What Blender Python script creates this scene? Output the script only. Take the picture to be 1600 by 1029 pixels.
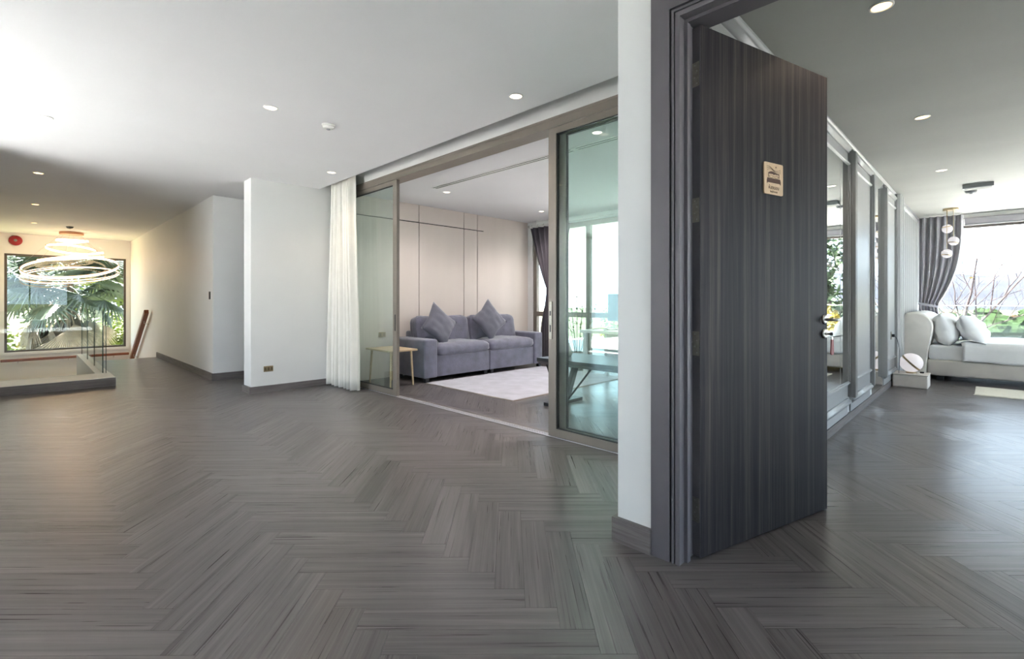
import bpy, bmesh, math, random
from mathutils import Vector, Matrix
random.seed(7)
for o in list(bpy.data.objects): bpy.data.objects.remove(o, do_unlink=True)
S = bpy.context.scene
C = S.collection
PI = math.pi

# ------------------------------------------------------------------ camera
EYE = 1.165
PHI = math.atan(.992)
cam_d = bpy.data.cameras.new('camera'); cam = bpy.data.objects.new('camera', cam_d); C.objects.link(cam)
cam_d.sensor_fit = 'HORIZONTAL'; cam_d.sensor_width = 36.0
cam_d.lens = 756.0/1600.0*36.0
cam_d.shift_y = -44.5/1600.0
cam_d.clip_end = 6000; cam_d.clip_start = .02
cam.location = (0, 0, EYE)
# forward = cos(PHI) X + sin(PHI) Y
cam.rotation_euler = (PI/2, 0, math.atan2(math.sin(PHI), math.cos(PHI)) - PI/2)
S.camera = cam

# ------------------------------------------------------------------ world, sun, exposure
W = bpy.data.worlds.new('world'); S.world = W; W.use_nodes = True
wb = W.node_tree.nodes['Background']
wb.inputs['Color'].default_value = (.67, .825, 1.0, 1)
wb.inputs['Strength'].default_value = 2.5
sun_d = bpy.data.lights.new('sun', 'SUN'); sun = bpy.data.objects.new('sun', sun_d); C.objects.link(sun)
sun_d.energy = 50.0; sun_d.angle = math.radians(.6); sun_d.color = (1, .965, .925)
sun.rotation_euler = (math.radians(-25), 0, math.radians(0))      # light travels towards -Y and down
S.view_settings.view_transform = 'Standard'
S.view_settings.look = 'None'
S.view_settings.gamma = 1.0
S.view_settings.use_curve_mapping = False
S.view_settings.exposure = 1.5
def portal(loc, rot, sx, sy):
    d = bpy.data.lights.new('window_portal', 'AREA'); d.shape = 'RECTANGLE'; d.size = sx; d.size_y = sy
    d.cycles.is_portal = True
    o = bpy.data.objects.new('window_portal', d); o.location = loc; o.rotation_euler = rot; C.objects.link(o)
portal((-2.74, 5.35, 1.35), (0, -PI/2, 0), 2.6, 2.6)               # glazing left of the big room
portal((.2, -3.66, 1.35), (PI/2, 0, 0), 3.0, 2.5)                # window behind the camera
portal((7.16, 3.9, 1.3), (0, PI/2, 0), 2.6, 5.2)                  # sitting room window
portal((11.98, -1.74, 1.27), (0, PI/2, 0), 2.5, 5.3)                # bedroom window
portal((8.0, -5.18, 1.28), (PI/2, 0, 0), 6.7, 2.5)                # added bedroom side window
portal((.77, 16.0, 1.12), (-PI/2, 0, 0), 2.2, 2.3)                # stair window

# ------------------------------------------------------------------ materials
MATS = {}
def newmat(name):
    m = bpy.data.materials.new(name); m.use_nodes = True
    MATS[name] = m
    return m, m.node_tree.nodes, m.node_tree.links, m.node_tree.nodes['Principled BSDF']
def P(name, col, rough=.5, metal=0, spec=.5, var=0, vscale=8, bump=0, bscale=60, sheen=0, stretch=None, detail=4):
    m, n, l, b = newmat(name)
    b.inputs['Base Color'].default_value = (*col, 1)
    b.inputs['Roughness'].default_value = rough
    b.inputs['Metallic'].default_value = metal
    b.inputs['Specular IOR Level'].default_value = spec
    if sheen: b.inputs['Sheen Weight'].default_value = sheen
    if var or bump:
        tc = n.new('ShaderNodeTexCoord'); mp = n.new('ShaderNodeMapping')
        l.new(tc.outputs['Object'], mp.inputs['Vector'])
        if stretch: mp.inputs['Scale'].default_value = stretch
    if var:
        nz = n.new('ShaderNodeTexNoise'); nz.inputs['Scale'].default_value = vscale; nz.inputs['Detail'].default_value = detail
        l.new(mp.outputs[0], nz.inputs['Vector'])
        cr = n.new('ShaderNodeValToRGB')
        cr.color_ramp.elements[0].position = .3; cr.color_ramp.elements[1].position = .7
        cr.color_ramp.elements[0].color = (*[max(0, c*(1-var)) for c in col], 1)
        cr.color_ramp.elements[1].color = (*[min(1, c*(1+var)) for c in col], 1)
        l.new(nz.outputs['Fac'], cr.inputs[0]); l.new(cr.outputs[0], b.inputs['Base Color'])
    if bump:
        nb = n.new('ShaderNodeTexNoise'); nb.inputs['Scale'].default_value = bscale; nb.inputs['Detail'].default_value = 3
        l.new(mp.outputs[0], nb.inputs['Vector'])
        bp = n.new('ShaderNodeBump'); bp.inputs['Strength'].default_value = bump; bp.inputs['Distance'].default_value = .01
        l.new(nb.outputs['Fac'], bp.inputs['Height']); l.new(bp.outputs[0], b.inputs['Normal'])
    return m
def EM(name, col, strength):
    m, n, l, b = newmat(name)
    b.inputs['Base Color'].default_value = (*col, 1)
    b.inputs['Emission Color'].default_value = (*col, 1)
    b.inputs['Emission Strength'].default_value = strength
    return m
def GLASS(name, tint, ior=1.5, k=1.0):
    m, n, l, b = newmat(name)
    n.remove(b)
    tr = n.new('ShaderNodeBsdfTransparent'); tr.inputs[0].default_value = (*tint, 1)
    gl = n.new('ShaderNodeBsdfGlossy'); gl.inputs['Roughness'].default_value = .0
    gl.inputs['Color'].default_value = (.95, 1, .98, 1)
    fr = n.new('ShaderNodeFresnel')
    ge = n.new('ShaderNodeNewGeometry'); im = n.new('ShaderNodeMix'); im.data_type = 'FLOAT'      # a thin pane: same reflectance from both sides
    im.inputs[2].default_value = ior; im.inputs[3].default_value = 1/ior
    l.new(ge.outputs['Backfacing'], im.inputs[0]); l.new(im.outputs[0], fr.inputs['IOR'])
    mx = n.new('ShaderNodeMixShader')
    mu = n.new('ShaderNodeMath'); mu.operation = 'MULTIPLY'; mu.inputs[1].default_value = k
    l.new(fr.outputs[0], mu.inputs[0]); l.new(mu.outputs[0], mx.inputs[0])
    l.new(tr.outputs[0], mx.inputs[1]); l.new(gl.outputs[0], mx.inputs[2])
    l.new(mx.outputs[0], n['Material Output'].inputs['Surface'])
    return m
def wood_uv(name, dark, mid, light, rough, attr=True, su=1.6, sv=26, bump=.12):
    """grain runs along UV x (metres); FACE attribute rnd gives every plank its own tone and grain offset"""
    m, n, l, b = newmat(name)
    uv = n.new('ShaderNodeUVMap'); uv.uv_map = 'UVMap'
    at = n.new('ShaderNodeAttribute'); at.attribute_name = 'rnd'
    comb = n.new('ShaderNodeCombineXYZ')
    m1 = n.new('ShaderNodeMath'); m1.operation = 'MULTIPLY'; m1.inputs[1].default_value = 137.0
    l.new(at.outputs['Fac'], m1.inputs[0]); l.new(m1.outputs[0], comb.inputs['Z']); l.new(m1.outputs[0], comb.inputs['X'])
    ad = n.new('ShaderNodeVectorMath'); ad.operation = 'ADD'
    l.new(uv.outputs[0], ad.inputs[0]); l.new(comb.outputs[0], ad.inputs[1])
    def grain(sx, sy, det, dist):
        mp = n.new('ShaderNodeMapping'); mp.inputs['Scale'].default_value = (sx, sy, 1)
        l.new(ad.outputs[0], mp.inputs['Vector'])
        nz = n.new('ShaderNodeTexNoise'); nz.inputs['Scale'].default_value = 1; nz.inputs['Detail'].default_value = det
        nz.inputs['Roughness'].default_value = .6; nz.inputs['Distortion'].default_value = dist
        l.new(mp.outputs[0], nz.inputs['Vector']); return nz
    g1 = grain(su, sv, 5, .5); g2 = grain(su*2.2, sv*4, 2, .1); g3 = grain(.8, 9, 3, 1.2)
    mixg = n.new('ShaderNodeMix'); mixg.data_type = 'FLOAT'; mixg.inputs[0].default_value = .36
    l.new(g1.outputs['Fac'], mixg.inputs[2]); l.new(g2.outputs['Fac'], mixg.inputs[3])
    mixh = n.new('ShaderNodeMix'); mixh.data_type = 'FLOAT'; mixh.inputs[0].default_value = .3
    l.new(mixg.outputs[0], mixh.inputs[2]); l.new(g3.outputs['Fac'], mixh.inputs[3])
    cr = n.new('ShaderNodeValToRGB'); e = cr.color_ramp.elements
    e[0].position = .35; e[0].color = (*dark, 1); e[1].position = .65; e[1].color = (*light, 1)
    x = e.new(.5); x.color = (*mid, 1)
    l.new(mixh.outputs[0], cr.inputs[0])
    ml = n.new('ShaderNodeMapRange'); ml.inputs['To Min'].default_value = .90; ml.inputs['To Max'].default_value = 1.10
    l.new(at.outputs['Fac'], ml.inputs['Value'])
    vm = n.new('ShaderNodeVectorMath'); vm.operation = 'SCALE'
    l.new(cr.outputs[0], vm.inputs[0]); l.new(ml.outputs[0], vm.inputs['Scale'])
    l.new(vm.outputs[0], b.inputs['Base Color'])
    rr = n.new('ShaderNodeMapRange'); rr.inputs['From Min'].default_value = .3; rr.inputs['From Max'].default_value = .7
    rr.inputs['To Min'].default_value = rough-.02; rr.inputs['To Max'].default_value = rough+.03
    l.new(g2.outputs['Fac'], rr.inputs['Value']); l.new(rr.outputs[0], b.inputs['Roughness'])
    bp = n.new('ShaderNodeBump'); bp.inputs['Strength'].default_value = bump; bp.inputs['Distance'].default_value = .0006
    l.new(mixg.outputs[0], bp.inputs['Height']); l.new(bp.outputs[0], b.inputs['Normal'])
    b.inputs['Specular IOR Level'].default_value = .5
    tg = n.new('ShaderNodeTangent'); tg.direction_type = 'UV_MAP'; tg.uv_map = 'UVMap'
    l.new(tg.outputs[0], b.inputs['Tangent']); b.inputs['Anisotropic'].default_value = .45
    return m
def streak(name, cols, sc, rough, det=5, bump=.06):
    """object-space streaks, for veneers"""
    m, n, l, b = newmat(name)
    tc = n.new('ShaderNodeTexCoord'); mp = n.new('ShaderNodeMapping'); mp.inputs['Scale'].default_value = sc
    l.new(tc.outputs['Object'], mp.inputs['Vector'])
    nz = n.new('ShaderNodeTexNoise'); nz.inputs['Scale'].default_value = 1; nz.inputs['Detail'].default_value = det; nz.inputs['Roughness'].default_value = .65
    l.new(mp.outputs[0], nz.inputs['Vector'])
    nz.inputs['Roughness'].default_value = .75
    cr = n.new('ShaderNodeValToRGB'); e = cr.color_ramp.elements
    e[0].position = .33; e[0].color = (*cols[0], 1); e[1].position = .68; e[1].color = (*cols[-1], 1)
    if len(cols) > 2: x = e.new(.5); x.color = (*cols[1], 1)
    l.new(nz.outputs['Fac'], cr.inputs[0]); l.new(cr.outputs[0], b.inputs['Base Color'])
    b.inputs['Roughness'].default_value = rough; b.inputs['Specular IOR Level'].default_value = .12
    bp = n.new('ShaderNodeBump'); bp.inputs['Strength'].default_value = bump; bp.inputs['Distance'].default_value = .0008
    l.new(nz.outputs['Fac'], bp.inputs['Height']); l.new(bp.outputs[0], b.inputs['Normal'])
    return m

P('wall', (.80, .80, .785), .55, var=.015, vscale=2, bump=.03, bscale=90)
P('ceiling', (.80, .79, .80), .8, var=.02, vscale=1.2)
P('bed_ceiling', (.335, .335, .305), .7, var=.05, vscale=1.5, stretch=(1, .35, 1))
wood_uv('plank', (.056, .047, .047), (.108, .096, .095), (.165, .149, .146), .29, su=.8, sv=30, bump=.02)
P('subfloor', (.03, .027, .025), .8, var=.1)
streak('baseboard', [(.12, .105, .10), (.17, .15, .145), (.22, .20, .19)], (2, 2, 60), .5)
P('casing', (.115, .105, .115), .45, var=.03, vscale=5)
streak('veneer', [(.008, .008, .011), (.028, .0245, .027), (.082, .066, .062)], (26, 26, .45), .5, det=9, bump=.04)
P('bronze', (.235, .205, .175), .42, metal=.25, var=.03, vscale=6)
P('dark_bronze', (.10, .085, .075), .45, metal=.2, var=.05)
P('gasket', (.015, .015, .016), .5, var=.1)
P('steel', (.55, .53, .50), .32, metal=1, var=.05, vscale=30)
P('hinge_steel', (.34, .32, .27), .36, metal=1, var=.12, vscale=60)
P('track', (.78, .78, .82), .35, metal=.7, var=.04)
P('brass', (.42, .33, .20), .35, metal=1, var=.06)
P('copper', (.55, .30, .20), .35, metal=.8, var=.05)
P('bronze_plate', (.20, .15, .09), .4, metal=.6, var=.05)
P('white_plastic', (.75, .74, .71), .4, var=.02)
P('grey_plastic', (.22, .23, .24), .5, var=.05)
P('red_plastic', (.30, .012, .018), .35, var=.08)
P('red_leather', (.32, .035, .03), .5, var=.15, vscale=20)
P('black_metal', (.022, .023, .027), .35, metal=.3, var=.1)
GLASS('glass', (.97, .985, .98), 1.45)
GLASS('green_glass', (.86, .93, .91), 1.5, 1.0)
GLASS('rail_glass', (.95, .97, .965), 1.45, .3)
P('glass_edge', (.02, .04, .035), .2, var=.1)
P('mirror', (.86, .88, .87), .015, metal=1, var=.01)
P('sheer', (.86, .83, .76), .8, var=.03, bump=.25, bscale=220, sheen=.2)
P('grey_curtain', (.33, .32, .345), .8, var=.05, bump=.25, bscale=200, sheen=.2)
P('plum_curtain', (.115, .10, .115), .8, var=.06, bump=.2, bscale=200)
P('velvet', (.15, .15, .205), .75, var=.22, vscale=7, bump=.2, bscale=45, sheen=.5)
P('cushion', (.13, .13, .165), .8, var=.08, vscale=12, bump=.25, bscale=220, sheen=.4)
P('rug', (.43, .415, .465), .95, var=.16, vscale=5, bump=.5, bscale=140, sheen=.3, detail=8)
P('rug_edge', (.36, .31, .27), .9, var=.1)
P('cream_rug', (.72, .70, .62), .95, var=.05, vscale=30, bump=.5, bscale=160)
P('beige_panel', (.74, .655, .595), .5, var=.04, vscale=2.5, stretch=(1, 1, .15))
P('beige_back', (.05, .042, .036), .8, var=.05)
P('lacquer', (.29, .295, .295), .32, var=.02)
P('upholstery', (.62, .58, .53), .7, var=.04, bump=.15, bscale=200)
P('head_leather', (.72, .69, .64), .45, var=.04, bump=.08, bscale=50)
P('linen', (.80, .81, .82), .75, var=.02, bump=.35, bscale=14, sheen=.15)
P('white_desk', (.78, .78, .79), .35, var=.02)
P('oak', (.55, .40, .25), .5, var=.12, vscale=3, stretch=(1, 12, 12))
P('red_wood', (.20, .06, .025), .35, var=.25, vscale=3, stretch=(14, 1.5, 14))
P('curb_stone', (.62, .63, .60), .5, var=.04)
P('ply', (.66, .47, .29), .55, var=.08, vscale=14, stretch=(6, 1, 1))
P('burnt', (.085, .035, .02), .7, var=.15, vscale=40)
P('screen_back', (.12, .13, .14), .4, var=.08)
P('pot', (.45, .43, .40), .6, var=.08)
P('soil', (.05, .035, .025), .9, var=.3)
EM('lamp_warm', (1, .66, .30), 1.8)
EM('lamp_white', (1, .86, .70), 1.4)
EM('led', (1, .70, .45), 2.3)
EM('globe', (1, .955, .98), .2)
P('palm_green', (.040, .062, .034), .45, var=.3, vscale=1.4)
P('palm_dry', (.19, .15, .105), .8, var=.3, vscale=3)
P('bark', (.06, .045, .035), .9, var=.3, vscale=9, bump=.5, bscale=20)
P('twig', (.022, .012, .012), .8, var=.25, vscale=5)
P('leaf_green', (.022, .045, .012), .55, var=.5, vscale=1.3)
P('leaf_lime', (.12, .155, .02), .55, var=.4, vscale=1.3)
P('leaf_yellow', (.17, .13, .012), .55, var=.35, vscale=1.5)
P('leaf_far', (.017, .028, .012), .9, spec=0, var=.4, vscale=.15)
P('lawn', (.07, .095, .025), .9, var=.4, vscale=.5, detail=8)
P('valley', (.050, .051, .037), 1.0, spec=0, var=.35, vscale=.02, detail=10)
P('hill', (.0225, .0245, .031), 1.0, spec=0, var=.18, vscale=.006, detail=8)
P('far_wall', (.04, .039, .037), .9, spec=0, var=.05)
P('far_roof', (.024, .012, .010), .9, spec=0, var=.15)
P('terrace', (.72, .71, .70), .7, var=.04, vscale=3)
P('stone_out', (.5, .49, .47), .8, var=.1, vscale=2)

# ------------------------------------------------------------------ helpers
WL = {}          # world offset that a parent's local frame stands for
class MB:
    def __init__(s): s.v = []; s.f = []; s.uv = None; s.at = None
    def add(s, vs, fs):
        o = len(s.v); s.v += [tuple(v) for v in vs]; s.f += [tuple(i+o for i in f) for f in fs]; return s
    def box(s, x0, x1, y0, y1, z0, z1):
        return s.add([(x0,y0,z0),(x1,y0,z0),(x1,y1,z0),(x0,y1,z0),(x0,y0,z1),(x1,y0,z1),(x1,y1,z1),(x0,y1,z1)],
                     [(0,3,2,1),(4,5,6,7),(0,1,5,4),(1,2,6,5),(2,3,7,6),(3,0,4,7)])
    def rbox(s, x0, x1, y0, y1, z0, z1, r=.01, seg=2):
        bm = bmesh.new()
        M = Matrix.Translation(((x0+x1)/2,(y0+y1)/2,(z0+z1)/2)) @ Matrix.Diagonal((x1-x0,y1-y0,z1-z0,1))
        bmesh.ops.create_cube(bm, size=1, matrix=M)
        bmesh.ops.bevel(bm, geom=bm.edges[:], offset=r, segments=seg, profile=.5, affect='EDGES')
        return s.bm(bm)
    def bm(s, bm):
        bm.verts.index_update()
        s.add([v.co[:] for v in bm.verts], [[v.index for v in f.verts] for f in bm.faces]); bm.free(); return s
    def ring(s, pts, closed_caps=True): return s
    def tube(s, pts, r, n=8, caps=True):
        pts = [Vector(p) for p in pts]; rs = r if isinstance(r, (list, tuple)) else [r]*len(pts)
        rows = []; prev = None
        for i, p in enumerate(pts):
            t = (pts[min(i+1, len(pts)-1)] - pts[max(i-1, 0)]).normalized()
            if prev is None:
                a = Vector((0,0,1)) if abs(t.z) < .9 else Vector((1,0,0)); u = t.cross(a).normalized()
            else: u = (prev - t*prev.dot(t)).normalized()
            prev = u; w = t.cross(u)
            rows.append([p + (u*math.cos(2*PI*k/n) + w*math.sin(2*PI*k/n))*rs[i] for k in range(n)])
        o = [v for row in rows for v in row]; fs = []
        for i in range(len(rows)-1):
            for k in range(n): fs.append((i*n+k, i*n+(k+1)%n, (i+1)*n+(k+1)%n, (i+1)*n+k))
        if caps: fs.append(tuple(range(n))[::-1]); fs.append(tuple((len(rows)-1)*n+k for k in range(n)))
        return s.add(o, fs)
    def lathe(s, prof, c, n=24, axis='z', caps=True):
        vs = []; fs = []
        for (r, h) in prof:
            for k in range(n):
                a = 2*PI*k/n; x, y, z = r*math.cos(a), r*math.sin(a), h
                if axis == 'y': x, y, z = x, h, y
                if axis == 'x': x, y, z = h, x, y
                vs.append((c[0]+x, c[1]+y, c[2]+z))
        for i in range(len(prof)-1):
            for k in range(n): fs.append((i*n+k, i*n+(k+1)%n, (i+1)*n+(k+1)%n, (i+1)*n+k))
        if caps: fs.append(tuple(range(n))[::-1]); fs.append(tuple((len(prof)-1)*n+k for k in range(n)))
        return s.add(vs, fs)
    def prism(s, poly, axis, a, b):
        """extrude a 2-D polygon along axis from a to b; polygon axes are the remaining two in order"""
        def mk(p, t):
            return {'x': (t, p[0], p[1]), 'y': (p[0], t, p[1]), 'z': (p[0], p[1], t)}[axis]
        n = len(poly)
        vs = [mk(p, a) for p in poly] + [mk(p, b) for p in poly]
        fs = [tuple(range(n))[::-1], tuple(range(n, 2*n))] + [(i, (i+1)%n, n+(i+1)%n, n+i) for i in range(n)]
        return s.add(vs, fs)
    def grid(s, fn, nu, nv, wrap=False):
        vs = [fn(i/nu, j/nv) for j in range(nv+1) for i in range(nu+1)]
        fs = [(j*(nu+1)+i, j*(nu+1)+i+1, (j+1)*(nu+1)+i+1, (j+1)*(nu+1)+i) for j in range(nv) for i in range(nu)]
        return s.add(vs, fs)
    def build(s, name, mat, parent=None, smooth=False, origin=None):
        vs = s.v
        if parent is not None: off = WL[parent]
        elif origin is not None: off = origin
        else:
            xs, ys, zs = zip(*vs); off = ((min(xs)+max(xs))/2, (min(ys)+max(ys))/2, min(zs))
        me = bpy.data.meshes.new(name)
        me.from_pydata([(v[0]-off[0], v[1]-off[1], v[2]-off[2]) for v in vs], [], s.f)
        if s.uv is not None:
            ul = me.uv_layers.new(name='UVMap')
            i = 0
            for f in s.uv:
                for c in f: ul.data[i].uv = c; i += 1
        if s.at is not None:
            a = me.attributes.new('rnd', 'FLOAT', 'FACE')
            for i, x in enumerate(s.at): a.data[i].value = x
        me.update()
        bm = bmesh.new(); bm.from_mesh(me); bmesh.ops.recalc_face_normals(bm, faces=bm.faces[:]); bm.to_mesh(me); bm.free()
        if smooth:
            for p in me.polygons: p.use_smooth = True
        me.materials.append(MATS[mat])
        o = bpy.data.objects.new(name, me); C.objects.link(o)
        if parent is not None: o.parent = parent
        else: o.location = off
        WL[o] = off
        return o
def B(x0, x1, y0, y1, z0, z1): return MB().box(x0, x1, y0, y1, z0, z1)
def RB(x0, x1, y0, y1, z0, z1, r=.01, seg=2): return MB().rbox(x0, x1, y0, y1, z0, z1, r, seg)
def tag(o, label, cat, group=None, kind=None):
    o['label'] = label; o['category'] = cat
    if group: o['group'] = group
    if kind: o['kind'] = kind
    return o
def thing(name, loc, label, cat, group=None, kind=None, rotz=0, local=False):
    o = bpy.data.objects.new(name, None); C.objects.link(o); o.location = loc; o.rotation_euler = (0, 0, rotz)
    o.empty_display_size = .1
    WL[o] = (0, 0, 0) if local else tuple(loc)
    return tag(o, label, cat, group, kind)
def struct(name, mb, mat, label, cat, parent=None):
    o = mb.build(name, mat, parent)
    if parent is None: tag(o, label, cat, None, 'structure')
    return o
def copy_tree(o, parent=None):
    c = o.copy(); C.objects.link(c); c.parent = parent; WL[c] = WL[o]
    for ch in list(o.children): copy_tree(ch, c)
    return c
def smooth_angle(o, a=40):
    me = o.data
    for p in me.polygons: p.use_smooth = True
    me.set_sharp_from_angle(angle=math.radians(a))
    return o
def sstep(a, b, x):
    t = max(0, min(1, (x-a)/(b-a))); return t*t*(3-2*t)
def proj(x, y, z):
    d = x*math.cos(PHI) + y*math.sin(PHI); l = x*math.sin(PHI) - y*math.cos(PHI)
    if d < .05: return None
    return 800 + 756*l/d, 470 - 756*(z-EYE)/d, d

CZ = 2.71
# ================================================================== FLOOR
fb = MB()
fb.box(-2.8, 12.0, -5.2, 8.95, -.25, -.004)
fb.box(.80, 5.1, 8.95, 12.35, -.25, -.004)
floor = struct('floor', fb, 'subfloor', 'dark grey-brown herringbone plank floor running through all the rooms', 'floor')
PW, PL, GAP = .1212, .7272, .0007
R2 = math.sqrt(2)
def clip(poly, k, lim, sign):
    out = []
    for i in range(len(poly)):
        a, b = poly[i], poly[(i+1) % len(poly)]
        ia, ib = (a[k]-lim)*sign >= 0, (b[k]-lim)*sign >= 0
        if ia: out.append(a)
        if ia != ib:
            t = (lim-a[k])/(b[k]-a[k]); out.append(tuple(a[j]+(b[j]-a[j])*t for j in range(4)))
    return out
regions = [(-2.75, 11.9, -5.0, 8.9), (.82, 1.95, 8.9, 12.35)]
planks = []
def add_plank(p0, q0, horiz):
    if horiz: p1, q1 = p0+PL, q0+PW
    else: p1, q1 = p0+PW, q0+PL
    g = GAP
    cs = [(p0+g, q0+g), (p1-g, q0+g), (p1-g, q1-g), (p0+g, q1-g)]
    rect = []
    for (p, q) in cs:
        x, y = (p+q)/R2, (q-p)/R2
        u, v = (p-p0, q-q0) if horiz else (q-q0, p-p0)
        rect.append((x, y, u, v))
    for (x0, x1, y0, y1) in regions:
        r = rect
        for k, lim, sg in ((0, x0, 1), (0, x1, -1), (1, y0, 1), (1, y1, -1)):
            r = clip(r, k, lim, sg)
            if len(r) < 3: break
        if len(r) >= 3: planks.append((r, random.random()))
P0, Q0 = .058, 2.566-PL
for j in range(-16, 22):
    for k in range(-110, 110):
        bp, bq = P0 + j*PL - k*PW, Q0 + j*PL + k*PW
        cx, cy = (bp+bq)/R2, (bq-bp)/R2
        if not (-4.0 < cx < 13.5 and -7 < cy < 14): continue
        add_plank(bp, bq, False)
        add_plank(bp-PL, bq, True)
def plank_score(r):
    x = sum(p[0] for p in r)/len(r); y = sum(p[1] for p in r)/len(r)
    if x > 2.05 and y > 1.0 and x < 3.1: return 0
    if x > 2.05 and y < -.12: return 0
    if x > 2.05 and 1.0 < y < 1.3: return 0
    pts = [proj(p[0], p[1], 0) for p in r]
    if any(p is None for p in pts): return 0
    us = [min(1600, max(0, p[0])) for p in pts]; vs = [min(1029, max(0, p[1])) for p in pts]
    if max(us)-min(us) < 2 or max(vs)-min(vs) < 2: return 0
    a = 0
    for i in range(len(r)):
        j = (i+1) % len(r); a += us[i]*vs[j]-us[j]*vs[i]
    return abs(a)
planks.sort(key=lambda t: -plank_score(t[0]))
def plank_mesh(mb, r, rnd):
    n = len(r); o = len(mb.v); zt, zb = 0.0, -.004
    mb.v += [(p[0], p[1], zt) for p in r] + [(p[0], p[1], zb) for p in r]
    mb.f.append(tuple(o+i for i in range(n))); mb.uv.append([(p[2], p[3]) for p in r]); mb.at.append(rnd)
    for i in range(n):
        j = (i+1) % n
        mb.f.append((o+i, o+n+i, o+n+j, o+j)); mb.uv.append([(r[i][2], r[i][3])]*2 + [(r[j][2], r[j][3])]*2); mb.at.append(rnd)
def newuv():
    m = MB(); m.uv = []; m.at = []; return m
def build_uv(mb, name, mat, parent):
    # keep loop order for the UVs: no normal recalculation here
    off = WL[parent]
    me = bpy.data.meshes.new(name)
    me.from_pydata([(v[0]-off[0], v[1]-off[1], v[2]-off[2]) for v in mb.v], [], mb.f)
    ul = me.uv_layers.new(name='UVMap')
    flat = [c for f in mb.uv for uv in f for c in uv]
    ul.data.foreach_set('uv', flat)
    a = me.attributes.new('rnd', 'FLOAT', 'FACE'); a.data.foreach_set('value', mb.at)
    me.materials.append(MATS[mat]); me.update()
    o = bpy.data.objects.new(name, me); C.objects.link(o); o.parent = parent; WL[o] = off
    return o
for r, rnd in planks[:300]:
    m = newuv(); plank_mesh(m, r, rnd); build_uv(m, 'floor_plank', 'plank', floor)
m = newuv()
for r, rnd in planks[300:]: plank_mesh(m, r, rnd)
far_planks = build_uv(m, 'distant_floor_planks', 'plank', floor); far_planks['kind'] = 'stuff'

# ================================================================== SHELL
ZT = 2.98
struct('wall_mirrors', B(2.04, 12.0, 1.0, 1.295, 0, ZT), 'wall', 'white wall whose narrow end stands left of the dark door', 'wall')
wd = MB(); wd.box(2.04, 2.20, -5.2, -.10, 0, ZT); wd.box(2.04, 2.20, -.10, 1.0, 2.42, ZT)
struct('wall_door', wd, 'wall', 'white wall around the bedroom doorway', 'wall')
struct('wall_column', B(2.0, 3.34, 6.595, 6.86, 0, ZT), 'wall', 'white wall end left of the cream curtain with a brass socket', 'wall')
struct('wall_hall', B(1.945, 5.0, 8.09, 16.1, -2.8, ZT), 'wall', 'long white hall wall leading to the stair window', 'wall')
struct('wall_corridor', B(5.0, 5.2, 6.86, 8.09, 0, ZT), 'wall', 'white end wall of the side corridor', 'wall')
fw = MB()
fw.box(-.6, -.32, 15.9, 16.1, -2.8, ZT); fw.box(1.854, 1.945, 15.9, 16.1, -2.8, ZT)
fw.box(-.32, 1.854, 15.9, 16.1, -2.8, -.01); fw.box(-.32, 1.854, 15.9, 16.1, 2.25, ZT)
struct('wall_far', fw, 'wall', 'far white wall around the palm window above the stairs', 'wall')
hl = MB(); hl.box(-.6, -.45, 6.9, 16.1, -2.8, ZT); hl.box(-2.9, -.45, 6.9, 7.05, 0, ZT)
struct('wall_hall_left', hl, 'wall', 'white wall on the left side of the stair hall', 'wall')
lw = MB(); lw.box(-2.9, -2.7, 6.65, 7.05, 0, ZT); lw.box(-2.9, -2.7, -3.8, 4.05, 0, ZT); lw.box(-2.9, -2.7, 4.05, 6.65, 2.65, ZT)
struct('wall_left', lw, 'wall', 'white wall around the tall glazing on the left', 'wall')
bw = MB(); bw.box(-2.9, -1.3, -3.8, -3.6, 0, ZT); bw.box(1.7, 2.04, -3.8, -3.6, 0, ZT); bw.box(-1.3, 1.7, -3.8, -3.6, 2.6, ZT); bw.box(-1.3, 1.7, -3.8, -3.6, 0, .1)
struct('wall_back', bw, 'wall', 'white wall with a window behind the camera', 'wall')
struct('wall_sitting_back', B(3.34, 7.3, 6.585, 6.86, 0, ZT), 'wall', 'wall behind the beige panelling of the sitting room', 'wall')
lv = MB(); lv.box(7.05, 7.25, 6.43, 6.585, 0, ZT); lv.box(7.05, 7.25, 1.295, 6.43, 2.60, ZT)
struct('wall_sitting_window', lv, 'wall', 'white wall strip around the sitting room window', 'wall')
bwn = MB(); bwn.box(11.85, 12.0, .92, 1.0, 0, ZT); bwn.box(11.85, 12.0, -4.4, .92, 2.52, ZT); bwn.box(11.85, 12.0, -5.2, -4.4, 0, ZT)
struct('wall_bedroom_window', bwn, 'wall', 'wall around the wide bedroom window', 'wall')
bs = MB(); bs.box(2.2, 4.6, -5.2, -5.0, 0, ZT); bs.box(11.4, 12.0, -5.2, -5.0, 0, ZT); bs.box(4.6, 11.4, -5.2, -5.0, 2.55, ZT)
struct('wall_bedroom_side', bs, 'wall', 'white side wall of the bedroom', 'wall')

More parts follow.
